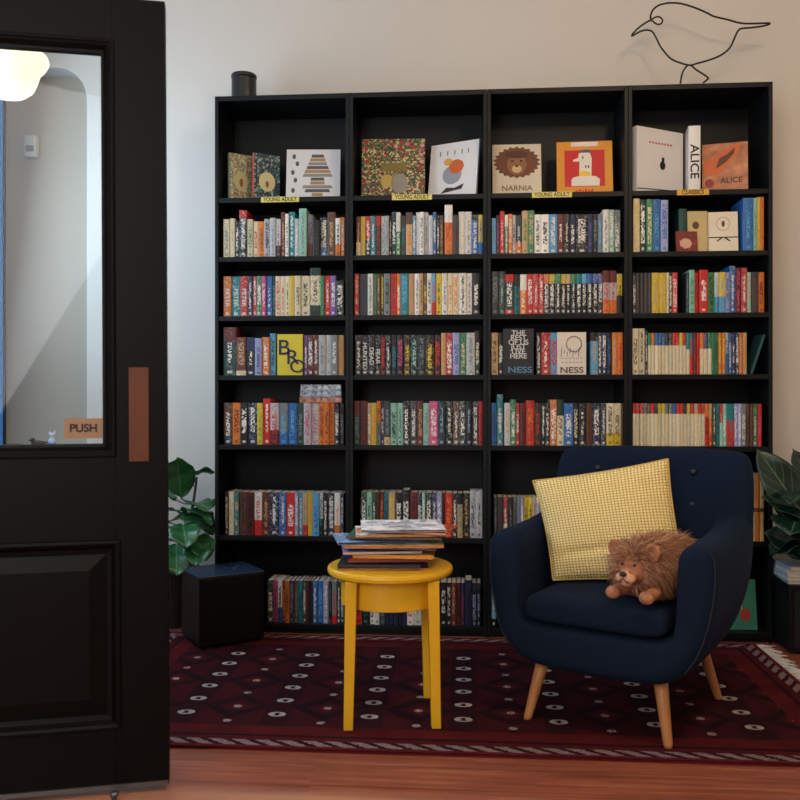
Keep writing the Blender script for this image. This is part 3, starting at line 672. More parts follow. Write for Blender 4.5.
o, w, h, y = face_book('cream cover-out book with scribbled circle and NESS at its foot', 557, 585.8, 332.5, ZS[3], .022, 0, 0, .022, hue('ness_cream', (226, 214, 196)), FO)
for k, rr in enumerate((1, .93)):
    pth = [(w*.08+rr*w*.27*cos(a*pi/12), y-.0008-k*.0004, h*.72+rr*h*.19*sin(a*pi/12)) for a in range(24)]
    MB().tube(pth, .0009, 5, closed=True).build('drawn_circle', hue('pencil', (90, 78, 64)), o)
for i in range(7):
    decal([(-w*.38+w*.1*i, h*(.42+.06*(i % 2))), (-w*.36+w*.1*i, h*(.42+.06*(i % 2))), (-w*.33+w*.1*i, h*(.64-.05*(i % 3))), (-w*.35+w*.1*i, h*(.64-.05*(i % 3)))], 'pen_stroke', hue('pencil', (90, 78, 64)), o, y)
for rz_ in (.38, .28):
    for i in range(6): decal([(-w*.36+w*.13*i, h*rz_), (-w*.28+w*.13*i, h*rz_), (-w*.28+w*.13*i, h*(rz_+.012)), (-w*.36+w*.13*i, h*(rz_+.012))], 'pen_line', hue('pencil', (90, 78, 64)), o, y)
text_obj('author', 'NESS', .036, hue('pencil_dark', (70, 58, 50)), o, (0, y-.001, h*.1), UP, sx=1.3)
# fourth bookcase, second shelf
o, w, h, y = face_book('cream cover-out book with dark round portrait behind the ribbon-tied book', 688, 708, 211, ZS[1], .075, 0, R(5), .012, hue('straw_cover', (206, 186, 128)), FO)
decal(ellipse(-w*.1, h*.66, w*.17, h*.09), 'portrait', hue('portrait_brown', (92, 54, 44)), o, y)
o, w, h, y = face_book('small dark red patterned book with cream blossom, leaning low on second shelf', 676, 697.5, 231.5, ZS[1], .045, R(6), R(6), .01, hue('small_red', (120, 44, 40)), FO)
decal(ellipse(-w*.05, h*.42, w*.3, h*.26, 7), 'blossom', hue('blossom', (214, 172, 140)), o, y)
for a in range(7): decal(ellipse(w*.36*cos(a), h*.5+h*.38*sin(a), w*.06, h*.06, 6), 'red_flower', hue('flower_red', (176, 46, 56)), o, y-.0007)
o, w, h, y = face_book('pale cream book tied with a black ribbon bow', 708.5, 738, 212, ZS[1], .05, R(-5), R(5), .016, hue('ribbon_cream', (226, 216, 190)), FO)
MB().box(-w/2-.0004, w/2+.0004, y-.001, y-.0001, h*.35, h*.375).build('ribbon', M['ink'], o)
for sg in (-1, 1):
    MB().prism([(0, h*.37), (sg*w*.12, h*.34), (sg*w*.24, h*.27), (sg*w*.2, h*.255), (sg*w*.08, h*.32)], y-.0024, y-.0012).build('ribbon_tail', M['ink'], o)
pth = [(w*.22*cos(a*pi/10), y-.0006, h*.7+h*.17*sin(a*pi/10)) for a in range(20)]
MB().tube(pth, .0008, 5, closed=True).build('drawn_wreath', hue('pencil', (90, 78, 64)), o)
decal(ellipse(0, h*.7, w*.06, h*.08, 9), 'ink_figure', hue('pencil_dark', (70, 58, 50)), o, y)
# tall dark green spine beside it
p0, p1 = atY(678.5, 400, .09), atY(687, 400, .09)
mb = MB(); nf, sp, tt, kk = cover_geo(mb, p1.x-p0.x-.001, .2, .15)
o = mb.build('book', hue('deep_teal_cloth', (24, 74, 70)), None, (p0.x, .085, ZS[1]+.0005), fix=False)
tag(o, 'dark teal upright book behind the small red book, second shelf, fourth bookcase', 'book', FO)
# leaning dark green book, fourth bookcase fourth shelf
pa = atY(749.3, 400, .02); mb = MB(); nf, sp, tt, kk = cover_geo(mb, .011, .176, .13)
o = mb.build('book', hue('pine_cloth', (30, 72, 72)), None, (pa.x+.005, .02, ZS[3]+.0038), fix=False)
o.rotation_euler = (0, R(18), 0)
tag(o, 'dark green book leaning alone at the end of the fourth shelf', 'book', FO)
MB().box(tt+.0001, .011-tt-.0001, kk+tt+.0002, .127, .002, .1735).build('page_block', M['pages'], o)
# three tall picture books beside the armchair's back, sixth shelf; teal cover-out book at the bottom
u = 751.5
for c_, wd, lb in ((( 206, 196, 150), 4.2, 'tall cream picture book just beyond the armchair back'), ((214, 120, 52), 4.4, 'tall orange picture book beside the cream one, by the armchair back'), ((214, 190, 120), 4.2, 'tall straw-coloured picture book nearest the bookcase end panel, by armchair')):
    pa, pb = atY(u, 400, .02), atY(u+wd, 400, .02); mb = MB(); hh_ = .285; wd_ = pb.x-pa.x-.0008
    nf, sp, tt, kk = cover_geo(mb, wd_, hh_, .2)
    o = mb.build('book', hue('tall_'+str(c_[0])+str(c_[2]), c_), None, (pa.x, .018, ZS[5]+.0005), fix=False)
    tag(o, lb, 'book', 'tall picture books on the sixth shelf')
    MB().box(tt+.0001, wd_-tt-.0001, kk+tt+.0002, .197, .002, hh_-.0025).build('page_block', M['pages'], o)
    MB().box(.001, wd_-.001, kk*.2-.0012, kk*.2-.0004, hh_*.44, hh_*.5).build('spine_band', hue('band_brown', (92, 64, 40)), o)
    u += wd
o, w, h, y = face_book('teal cover-out book with red dot, bottom shelf behind the armchair', 727, 757, 581, ZS[6], .05, R(2), R(8), .014, hue('teal_cover', (58, 138, 118)), FO)
decal(ellipse(w*.12, h*.3, w*.17, h*.13), 'red_dot', hue('dot_red', (180, 62, 62)), o, y)
decal([(-w*.02, h*.4), (w*.02, h*.4), (w*.0, h*.85), (-w*.04, h*.85)], 'pale_stem', hue('pale_stroke', (190, 200, 180)), o, y)
# three books lying flat on top of the fifth-shelf row, first bookcase
zf = max(ZS[4]+s['h'] for s in specs if s['b'] == 0 and s['r'] == 4 and s['n'] >= 11)+.001
xa, xb = atY(299.5, 400, .02).x, atY(341.5, 400, .02).x
for i, (c_, th_, lb) in enumerate((((176, 120, 100), .026, 'pinkish brown book lying flat on the upright row, lowest of three'), ((150, 160, 172), .03, 'grey blue book lying flat in the middle of three'), ((176, 184, 190), .025, 'pale silver book lying flat on top of three'))):
    mb = MB(); nf, sp, tt, kk = cover_geo(mb, th_, xb-xa-.004*i, .12)
    o = mb.build('book', floral('flat_cover_%s' % c_[0], [c_, tuple(int(x*.7) for x in c_), tuple(min(255, int(x*1.2)) for x in c_)], 60), None, (xa+.002*i, .02+.003*i, zf+th_), fix=False)
    o.rotation_euler = (0, R(90), 0)
    tag(o, lb, 'book', 'books lying flat on the fifth shelf of the first bookcase')
    MB().box(tt+.0001, th_-tt-.0001, kk+tt+.0002, .117, .002, xb-xa-.004*i-.0025).build('page_block', M['pages'], o)
    zf += th_+.0006
K1, K2, K3, K4 = 40, 54, .95, 40  # lamp, window daylight and added front fill strengths

# ------------------------------------------------------------------ things on top of the bookcases
p = atY(244, 95, .13)
g = thing('speaker_canister', 'dark metal cylinder standing on top of the first bookcase', 'canister', (p.x, .13, BH))
MB().lathe([(.052, 0), (.057, .004), (.057, .118), (.055, .121)], 40).build('body', M['canister'], g, smooth=False, bevel=.002)
MB().lathe([(.0555, .1215), (.0585, .124), (.0585, .136), (.056, .140), (.03, .1405)], 40).build('lid', M['canister_cap'], g, bevel=.001)
# wire bird: one bent wire
BY = .10
def bw(pts): return [atY(620+x/5, y/5, BY) for x, y in pts]
def smooth(pts, n=4):
    P = [Vector(p) for p in pts]; out = []
    for i in range(len(P)-1):
        a, b, c, d = P[max(i-1, 0)], P[i], P[i+1], P[min(i+2, len(P)-1)]
        for k in range(n):
            t_ = k/n
            out.append(.5*((2*b)+(c-a)*t_+(2*a-5*b+4*c-d)*t_*t_+(3*b-a-3*c+d)*t_**3))
    out.append(P[-1]); return out
body = [(150, 101), (154, 92), (153, 78), (166, 48), (195, 26), (228, 17), (262, 14), (310, 19), (370, 37), (430, 62), (470, 82), (530, 96), (600, 115), (650, 118), (720, 116), (748, 116), (744, 122), (715, 130), (660, 138), (612, 142), (592, 152), (578, 178), (566, 206), (550, 238), (520, 266), (480, 288), (430, 305), (385, 317), (350, 326), (300, 314), (255, 294), (228, 266), (202, 232), (186, 200), (170, 170), (158, 156), (138, 150), (110, 154), (80, 168), (60, 180), (66, 166), (92, 140), (125, 116), (152, 101)]
eye = [(150, 100), (166, 92), (182, 84), (200, 86), (212, 100), (208, 116), (192, 122), (176, 116), (164, 106), (150, 101)]
g = thing('wire_bird', 'black bent-wire bird sculpture standing on the last bookcase', 'sculpture', (atY(690, 82, BY).x, BY, BH))
loc = Vector(g.location)
rel = lambda P: [q-loc for q in P]
MB().tube(rel(smooth(bw(body))), .0042, 8).build('body_wire', M['black_metal'], g, smooth=True)
MB().tube(rel(smooth(bw(eye))), .0038, 8).build('eye_loop', M['black_metal'], g, smooth=True)
def clampz(P): return [Vector((q.x, q.y, max(q.z, .0045))) for q in P]
MB().tube(clampz(rel(smooth(bw([(336, 328), (318, 352), (308, 380), (303, 410), (302, 418)])))), .004, 8).build('leg', M['black_metal'], g, smooth=True)
MB().tube(clampz(rel(smooth(bw([(356, 326), (380, 348), (412, 368), (438, 386), (440, 392), (428, 404), (416, 414)])))), .004, 8).build('leg', M['black_metal'], g, smooth=True)

# ------------------------------------------------------------------ rug
g = thing('rug', 'dark red oriental rug with white rosettes and tasselled ends under stool and armchair', 'rug', (0, 0, 0))
nx, ny = 64, 34; rt = .010
grid = [[(-1.40+2.52*i/nx, -1.27+1.225*j/ny, rt+.0015*noise.noise((i*.5, j*.5, 0))) for i in range(nx+1)] for j in range(ny+1)]
m = MB().sheet(grid)
m.box(-1.40, 1.12, -1.27, -.045, .0006, rt-.003)
m.build('pile', M['rug'], g)
random.seed(11)
for sx, x0 in ((1, 1.12), (-1, -1.40)):
    fr = MB(); y = -1.265
    while y < -.05:
        L = random.uniform(.045, .08); a = random.uniform(-.5, .5)
        P = [Vector((x0-sx*.004, y, .007)), Vector((x0+sx*L*.4, y+a*L*.3, .008)), Vector((x0+sx*L*.75, y+a*L*.8, .006)), Vector((x0+sx*L, y+a*L*1.2+random.uniform(-.01, .01), .005))]
        fr.tube(P, [.0025, .004, .0035, .002], 5); y += random.uniform(.010, .019)
    o = fr.build('fringe', M['fringe'], g, smooth=True); o['label'] = 'white knotted fringe'; o['kind'] = 'stuff'
RT = rt+.0016

# ------------------------------------------------------------------ yellow stool
def lerp(a, b, t_): return a+(b-a)*t_
ST = (-.341, -.962); ra = R(7.7)
g = thing('stool', 'round yellow painted stool carrying a heap of magazines', 'stool', (ST[0], ST[1], RT), ra)
zt_ = .497-RT
MB().lathe([(.02, zt_-.026), (.196, zt_-.026), (.203, zt_-.021), (.205, zt_-.012), (.203, zt_-.004), (.198, zt_), (.02, zt_)], 64).build('seat', M['yellow'], g)
ap = MB(); n = 64
ap.loft([[(r_*cos(2*pi*j/n), r_*sin(2*pi*j/n), z_) for j in range(n)] for r_, z_ in ((.160, zt_-.027), (.160, zt_-.118), (.158, zt_-.120), (.148, zt_-.120), (.148, zt_-.027))], cap=False)
ap.build('apron', M['yellow'], g)
for sx in (-1, 1):
    for sy in (-1, 1):
        rings = []
        for z_, k in ((0, 0), (zt_-.0275, 1)):
            cx, cy = sx*lerp(.137, .128, k), sy*lerp(.137, .128, k); h_ = lerp(.0145, .0185, k)
            rings.append([(cx+a*h_, cy+b_*h_, z_) for a, b_ in ((-1, -1), (1, -1), (1, 1), (-1, 1))])
        MB().loft(rings).build('leg', M['yellow'], g, bevel=.003)

# magazines heaped on it: [u-left, u-right, thickness, turn, depth, cover colour, label]
MAGS = [
 (335, 430, .006, 4, .21, (52, 44, 52), 'dark magazine with orange edge, lowest on the stool'),
 (337, 424, .010, -3, .23, (30, 34, 44), 'thick black magazine second from the bottom of the heap'),
 (345, 428, .009, 8, .2, (160, 48, 50), 'maroon and black magazine third from the bottom of the heap'),
 (352, 437, .012, -5, .21, (206, 140, 52), 'orange-yellow magazine halfway down the heap'),
 (339, 420, .008, 14, .2, (150, 124, 176), 'lavender magazine poking out on the window side of the heap'),
 (345, 441, .007, -12, .2, (66, 54, 58), 'dark plum magazine in the middle of the heap'),
 (341, 445, .009, 6, .2, (186, 180, 140), 'olive and cream magazine in the upper half of the heap'),
 (334, 424, .007, 21, .19, (120, 150, 190), 'pale blue magazine fanned out furthest from the pile'),
 (346, 446, .008, -8, .2, (44, 92, 66), 'green magazine third from the top of the heap'),
 (352, 447, .007, 10, .2, (214, 214, 208), 'white-edged magazine just below the orange one'),
 (362, 451, .006, -26, .19, (216, 92, 48), 'orange magazine sticking out under the top white one'),
 (358, 445, .006, 9, .235, (222, 224, 230), 'white magazine with pale drawing on top of the heap'),
]
zm = .497+.0006
random.seed(5)
def magazine(label, group, c, w, d, t_, x, y, z, rz, col, tilt=0, sag=.003, pmat=None):
    nseg = 8
    def prof(x0, x1, zb_, zt2, b=0):
        up = [(lerp(x0, x1, i/nseg), zb_+b*sag*sin(pi*i/nseg)) for i in range(nseg+1)]
        return up
    k = .0008
    base = [(lerp(-w/2, w/2, i/nseg), sag*(sin(pi*i/nseg)-0)) for i in range(nseg+1)]
    low = base+[(x_, z_+k) for x_, z_ in reversed(base[1:])]
    # one folded cover: bottom sheet, spine, top sheet
    o_ = [(x_, z_) for x_, z_ in reversed(base)]+[(x_, z_+t_) for x_, z_ in base]
    i_ = [(x_, z_+t_-k) for x_, z_ in reversed(base[:-1] if False else base)]
    i_ = [(max(x_, -w/2+k), z_) for x_, z_ in i_]
    i2 = [(max(x_, -w/2+k), z_+k) for x_, z_ in base]
    poly = o_+i_+i2
    n_ = len(poly); m_ = MB()
    vs = [(a, y_, b_) for y_ in (-d/2, d/2) for a, b_ in poly]
    fs = [(j, (j+1) % n_, n_+(j+1) % n_, n_+j) for j in range(n_)]
    q = nseg+1
    for i in range(nseg):
        for off in (0, n_):
            fs.append(tuple(off+e for e in (i, i+1, 4*q-2-i, 4*q-1-i)))
            fs.append(tuple(off+e for e in (q+i, q+i+1, 3*q-2-i, 3*q-1-i)))
    for off in (0, n_): fs.append(tuple(off+e for e in (q-1, q, 3*q-1, 3*q)))
    m_.add(vs, fs)
    o = m_.build('magazine', col, None, (x, y, z), rz)
    o.rotation_euler = (tilt, 0, rz)
    tag(o, label, 'magazine', group)
    pg = MB()
    ring = lambda y_: [(max(a, -w/2+k*1.2)-.0015*(i > nseg-1), y_, b_+k*1.1) for i, (a, b_) in enumerate(base)]+[(max(a, -w/2+k*1.2), y_, b_+t_-k*1.1) for a, b_ in reversed(base)]
    pg.loft([ring(-d/2+.001), ring(d/2-.001)])
    pg.build('pages', pmat or M['pages'], o)
    return o
PG = [('edge_orange', (196, 112, 52)), ('edge_dark', (40, 36, 40)), ('edge_rust', (120, 60, 50)), ('edge_amber', (216, 150, 60)), ('edge_cream', (206, 196, 170)), ('edge_plum', (84, 62, 66))]
for i, (ua, ub, t_, turn, d, c_, lb) in enumerate(MAGS):
    z_ = zm
    pm = atZ((ua+ub)/2, 0, z_) if False else None
    dep = 2.80
    w_ = (ub-ua)/F*dep*.93/max(.9, cos(R(turn))); xm = atd((ua+ub)/2, 560, dep)
    mt = floral('magazine_cover_%d' % i, [c_, tuple(int(x*.75) for x in c_), c_, tuple(min(255, int(x*1.15+10)) for x in c_)], 26)
    o = magazine(lb, 'magazines heaped on the yellow stool', c_, w_, d, t_, xm.x, ST[1]+random.uniform(-.012, .012), z_, R(turn*.5)+R(3), mt, 0, .0, hue(*PG[i % 6]))
    if i == len(MAGS)-1:
        for k in range(7):
            xx, yy = random.uniform(-.08, .08), random.uniform(-.06, .06)
            el = [(xx+random.uniform(.008, .022)*cos(a*.7), yy+.5*random.uniform(.008, .022)*sin(a*.7)) for a in range(9)]
            MB().add([(a, b_, t_+.0003) for a, b_ in el]+[(a, b_, t_+.0007) for a, b_ in el], [tuple(range(9)), tuple(range(17, 8, -1))]+[(j, (j+1) % 9, 9+(j+1) % 9, 9+j) for j in range(9)]).build('pale_drawing', hue('drawing_grey', (150, 156, 176)), o)
    zm += t_+.0022 + (.003 if i % 3 == 1 else 0)

# ------------------------------------------------------------------ armchair
A0 = (.438, -.84); AR = R(-29)
g = thing('armchair', 'navy wool armchair with pale wooden legs on the rug', 'armchair', (A0[0], A0[1], RT), AR)
def uprof(hw, ta, zb_, zs, zt2, e, y):
    eb = e*(zs-zb_)/ta; hw -= e; ta -= 2*e; zb_ += eb; zs -= eb; zt2 -= e
    rt_ = [(.0, zb_), (.30, zb_), (.52, zb_+.004), (.66, zb_+.018), (.78, zb_+.05), (.87, zb_+.10), (.94, zb_+.17), (.985, zb_+.25)]
    P = [(a*hw, b_) for a, b_ in rt_]
    P += [(hw, zb_+.31), (hw, zt2-.06), (hw-ta*.034, zt2-.028), (hw-ta*.17, zt2-.008), (hw-ta*.5, zt2), (hw-ta*.83, zt2-.008), (hw-ta*.966, zt2-.028), (hw-ta, zt2-.06), (hw-ta, zs+.09), (hw-ta-.001-ta*.03, zs+.02), (hw-ta-.004-ta*.18, zs), (hw*.35, zs), (0, zs)]
    full = P+[(-x, z) for x, z in reversed(P[1:-1])]
    return [(x, y+(z-.2)*.09, z) for x, z in full]
rings = []
for y, e, zt2, hw, zb_ in ((-.324, .032, .6, .362, .18), (-.3215, .02, .6, .362, .18), (-.317, .012, .6, .362, .18), (-.310, .006, .6, .363, .178), (-.292, 0, .602, .364, .176), (-.20, 0, .604, .366, .176), (-.05, 0, .61, .368, .176), (.1, 0, .63, .368, .182), (.20, 0, .67, .362, .195), (.255, .004, .70, .352, .21), (.272, .016, .70, .345, .225), (.276, .03, .70, .34, .23)):
    rings.append(uprof(hw, .118, zb_, .315, zt2, e, y))
fm = MB().loft(rings, cap=False)
pair = [20, 19, 19, 19, 18, 18, 17, 17, 16, 15, 14, 13]; nr_ = len(rings[0])
for off in (0, (len(rings)-1)*nr_):
    for mir in (0, 1):
        ix = lambda k: off+(k if not mir or k in (0, 20) else 40-k)
        for i in range(11):
            a_, b_, c2_, d_ = i, i+1, pair[i+1], pair[i]
            f_ = (ix(a_), ix(b_), ix(c2_), ix(d_)) if c2_ != d_ else (ix(a_), ix(b_), ix(c2_))
            fm.f.append(f_); fm.mi.append(0)
        fm.f.append((ix(11), ix(12), ix(13))); fm.mi.append(0)
fm.build('frame', M['navy'], g, smooth=True, subd=1)
# piping along the front edge of each arm
for sx in (-1, 1):
    r0 = [Vector(q) for q in rings[3]]
    seg = [Vector((sx*q.x, q.y-.001, q.z)) for q in r0[4:12]]
    MB().tube(smooth(seg, 3), .0028, 6).build('piping', hue('navy_piping', (14, 28, 46), .8), g, smooth=True)
# backrest
rings = []; n = 36
for z, bw_, yc, th in ((.30, .24, .205, .10), (.32, .255, .208, .12), (.40, .285, .222, .13), (.52, .335, .238, .128), (.62, .350, .252, .12), (.72, .350, .266, .112), (.79, .346, .275, .104), (.825, .338, .279, .094), (.845, .328, .281, .078), (.856, .314, .282, .052), (.860, .29, .282, .02)):
    ring = []
    for j in range(n):
        a = 2*pi*j/n; c_, s_ = cos(a), sin(a)
        x = bw_*math.copysign(abs(c_)**.35, c_); y = th/2*math.copysign(abs(s_)**.6, s_)
        ring.append((x+.016, yc+y-.42*x*x, z-.12*(x*x)*(1 if z > .7 else 0)))
    rings.append(ring)
MB().loft(rings).build('backrest', M['navy'], g, smooth=True, subd=1)
def backy(z): return .195+ (z-.4)*.15
for x in (-.17, 0, .17):
    for z in (.775, .665):
        yb = lerp(.252, .272, (z-.62)/.17)-.056-.42*x*x
        MB().lathe([(.002, .006), (.009, .005), (.012, 0), (.009, -.004), (.002, -.006)], 14, 0, Matrix.Rotation(R(90), 4, 'X')).build('button', hue('navy_button', (12, 20, 34)), g, (x, yb+.004, z), smooth=True)
# seat cushion
rings = []
for y, e in ((-.315, .03), (-.312, .012), (-.300, .002), (-.26, 0), (-.1, -.004), (.05, 0), (.13, .004), (.150, .02), (.154, .04)):
    hw = .228-max(0, e)*.6; zb_, zt2 = .318+max(0, e)*.8, .408-max(0, e)*.9
    ring = []
    for j in range(32):
        a = 2*pi*j/32; c_, s_ = cos(a), sin(a)
        x = hw*math.copysign(abs(c_)**.3, c_); zz = (zb_+zt2)/2+(zt2-zb_)/2*math.copysign(abs(s_)**.55, s_)
        if s_ > 0: zz += .022*(1-(x/hw)**2)*(1-((y+.08)/.24)**2 if abs(y+.08) < .24 else 0)
        ring.append((x, y, zz))
    rings.append(ring)
MB().loft(rings).build('seat_cushion', M['navy'], g, smooth=True, subd=1)
for sx, sy, fx, fy in ((-1, -1, -.222, -.290), (1, -1, .222, -.272), (-1, 1, -.232, .250), (1, 1, .246, .240)):
    tx, ty = sx*.182, -.232 if sy < 0 else .185
    rings = []
    for k in (0, .04, .5, 1):
        r_ = lerp(.0135, .0235, k) if k else .012
        cx, cy = lerp(fx, tx, k), lerp(fy, ty, k); z_ = lerp(0, .222 if sy < 0 else .25, k)
        rings.append([(cx+r_*cos(2*pi*j/20), cy+r_*sin(2*pi*j/20), z_) for j in range(20)])
    MB().loft(rings).build('leg', M['leg_wood'], g, smooth=True)

# ------------------------------------------------------------------ cushion
TL, TR_, BL, BR_ = atd(533, 481, 2.985), atd(668, 459, 2.90), atd(553, 580, 2.885), atd(688, 582, 2.745)
N = 40
def pil(sgn):
    G = []
    for i in range(N+1):
        row = []
        for j in range(N+1):
            u, v = j/N, i/N
            a, b_ = 2*u-1, 2*v-1
            pin = .055*(1-b_*b_)*a*.5; pin2 = .05*(1-a*a)*b_*.5
            uu, vv = u-pin*.9, v-pin2*.9
            q = (BL.lerp(BR_, uu)).lerp(TL.lerp(TR_, uu), vv)
            th_ = (max(0, (1-abs(a)**2.6))*max(0, (1-abs(b_)**2.6)))**.55
            fold = -.012*math.exp(-((v-.22-.1*u)/.035)**2)*(1-u)**.6 + .006*noise.noise((u*3, v*3, 1))
            q = q+sgn*nrm*((.062+fold*(1 if sgn > 0 else 0))*th_)
            row.append(q)
        G.append(row)
    return G
nrm = (TR_-BL).cross(TL-BR_).normalized()
if nrm.y > 0: nrm = -nrm
cen = (TL+TR_+BL+BR_)/4
m = MB(); m.sheet([[q-cen for q in r_] for r_ in pil(1)]); m.sheet([[q-cen for q in r_] for r_ in pil(-1)])
g = m.build('throw_pillow', M['waffle'], None, cen, smooth=True)
bm = bmesh.new(); bm.from_mesh(g.data); bmesh.ops.remove_doubles(bm, verts=bm.verts, dist=.0004); bmesh.ops.recalc_face_normals(bm, faces=bm.faces); bm.to_mesh(g.data); bm.free()
tag(g, 'square yellow waffle-knit pillow leaning in the armchair', 'pillow')
edge = [pil(0)[0][j] for j in range(N+1)]+[pil(0)[i][N] for i in range(1, N+1)]+[pil(0)[N][j] for j in range(N-1, -1, -1)]+[pil(0)[i][0] for i in range(N-1, 0, -1)]
MB().tube([q-cen for q in edge], .0035, 6, closed=True).build('seam', hue('mustard_seam', (206, 170, 84)), g, smooth=True)

# ------------------------------------------------------------------ plush lion
LP = atd(654, 588, 2.66); LZ = RT+.425
g = thing('plush_lion', 'shaggy brown plush lion lying on the armchair seat against the pillow', 'soft toy', (LP.x, LP.y, LZ), R(-40))
def ell(m, c, r, rot=None, n=20, k=12):
    vs = []; fs = []
    for i in range(k+1):
        ph = -pi/2+pi*i/k
        for j in range(n):
            q = Vector((r[0]*cos(ph)*cos(2*pi*j/n), r[1]*cos(ph)*sin(2*pi*j/n), r[2]*sin(ph)))
            if rot: q = rot @ q
            vs.append(q+Vector(c))
    for i in range(k):
        for j in range(n): fs.append((i*n+j, i*n+(j+1) % n, (i+1)*n+(j+1) % n, (i+1)*n+j))
    m.add(vs, fs)
HC = Vector((-.012, -.088, .098))
m = MB()
ell(m, (0, .04, .082), (.082, .115, .078)); ell(m, (0, -.03, .085), (.07, .07, .075)); ell(m, HC, (.054, .05, .052))
ell(m, HC+Vector((0, -.046, -.024)), (.030, .028, .023)); ell(m, HC+Vector((0, -.034, .012)), (.016, .024, .02))
ell(m, HC+Vector((0, -.042, -.042)), (.022, .022, .014))
for sx in (-1, 1):
    ell(m, (sx*.052, -.10, .024), (.021, .055, .02), Matrix.Rotation(R(sx*8), 3, 'Z')); ell(m, (sx*.055, -.148, .021), (.024, .022, .02))
    ell(m, (sx*.07, .09, .05), (.035, .06, .05)); ell(m, (sx*.085, .05, .018), (.022, .045, .018))
    ell(m, HC+Vector((sx*.016, -.062, -.03)), (.016, .014, .014))
o = m.build('body', M['lion_skin'], g, smooth=True)
rm = o.modifiers.new('remesh', 'REMESH'); rm.mode = 'VOXEL'; rm.voxel_size = .005; rm.use_smooth_shade = True
sm = o.modifiers.new('smooth', 'SMOOTH'); sm.iterations = 4; sm.factor = .5
m = MB()
for sx in (-1, 1): ell(m, HC+Vector((sx*.014, -.062, -.028)), (.0175, .0165, .0155))
ell(m, HC+Vector((0, -.052, -.043)), (.019, .019, .012)); ell(m, HC+Vector((0, -.062, -.018)), (.0165, .016, .012))
o = m.build('muzzle', M['muzzle'], g, smooth=True); o['label'] = 'pale tan muzzle'
rm = o.modifiers.new('remesh', 'REMESH'); rm.mode = 'VOXEL'; rm.voxel_size = .003; rm.use_smooth_shade = True
m = MB(); ell(m, HC+Vector((0, -.078, -.014)), (.012, .008, .008)); o = m.build('nose', M['nose'], g, smooth=True)
MB().tube([HC+Vector(q) for q in ((-.019, -.076, -.038), (-.010, -.080, -.036), (0, -.080, -.026), (.010, -.080, -.036), (.019, -.076, -.038))], .0016, 6).build('mouth', M['nose'], g, smooth=True)
for sx in (-1, 1):
    m = MB(); ell(m, HC+Vector((sx*.021, -.047, .010)), (.0042, .004, .0042)); m.build('eye', M['eye'], g, smooth=True)
    ear = MB(); ec = HC+Vector((sx*.060, -.012, .046)); Rr = Matrix.Rotation(R(sx*28), 3, 'Y')
    rr = []
    for r_, y in ((.014, .010), (.024, .006), (.0265, -.002), (.0225, -.010), (.015, -.003), (.005, .0)):
        rr.append([Rr @ Vector((r_*cos(2*pi*j/18), y, r_*1.15*sin(2*pi*j/18)))+ec for j in range(18)])
    ear.loft(rr); ear.build('ear', M['muzzle'] if sx > 2 else M['lion_skin'], g, smooth=True)
random.seed(21)
def strand(m, p, d, L, r, curl, drop):
    p = Vector(p); d = Vector(d).normalized(); P = [p]; q = p.copy(); dd = d.copy()
    for i in range(4):
        q = q+dd*(L/4); dd = (dd+Vector((curl[0], curl[1], curl[2]-drop))*.35).normalized()
        q.z = max(q.z, .004); P.append(q.copy())
    m.tube(P, [r, r*.95, r*.8, r*.5, r*.12], 3)
def tuft(name, count, pick, mats):
    mm = MB()
    for i in range(count):
        strand(mm, *pick())
        k = len(mm.f)
    o = mm.build(name, mats, g, smooth=True, fix=False); o['kind'] = 'stuff'; return o
def mane_pick():
    while True:
        a = random.uniform(0, 2*pi); b_ = random.uniform(-.55, .9)
        n_ = Vector((cos(a)*cos(b_), 0, sin(a)*cos(b_)))
        ring = HC+Vector((n_.x*.052, .0+random.uniform(-.022, .045), n_.z*.052))
        if n_.z < -.75 and random.random() < .6: continue
        d = n_*.75+Vector((random.uniform(-.35, .35), random.uniform(.2, 1.0), random.uniform(-.3, .25)))
        L = random.uniform(.055, .115)
        return ring, d, L, random.uniform(.0007, .0013), (random.uniform(-.6, .6), random.uniform(0, .6), 0), random.uniform(1.0, 2.2)
o = tuft('mane', 4200, mane_pick, M['mane_a'])
def brow_pick():
    while True:
        d = Vector((random.uniform(-1, 1), random.uniform(-1, .2), random.uniform(-.8, 1))).normalized()
        if d.z > .3 or abs(d.x) > .72: break
    pt = HC+Vector((d.x*.053, d.y*.049, d.z*.051))
    return pt, d*.45+Vector((d.x*.8+random.uniform(-.4, .4), random.uniform(-.3, .3), .5*d.z+.2)), random.uniform(.018, .042), random.uniform(.0006, .0011), (random.uniform(-.6, .6), -.2, 0), random.uniform(.3, 1.4)
tuft('forelock', 1500, brow_pick, M['mane_a'])
def coat_pick():
    a = random.uniform(-.25, pi+.25); y = random.uniform(-.06, .15)
    rr = math.sqrt(max(.05, 1-((y-.03)/.14)**2))
    n_ = Vector((cos(a), (y-.03)*2.5, sin(a)))
    return Vector((cos(a)*.08*rr, y, .082+sin(a)*.076*rr)), n_+Vector((random.uniform(-.4, .4), random.uniform(.5, 1.6), random.uniform(-.2, .3))), random.uniform(.045, .09), random.uniform(.0007, .0013), (random.uniform(-.5, .5), .4, 0), random.uniform(.6, 1.8)
o = tuft('coat', 4200, coat_pick, M['mane_a'])

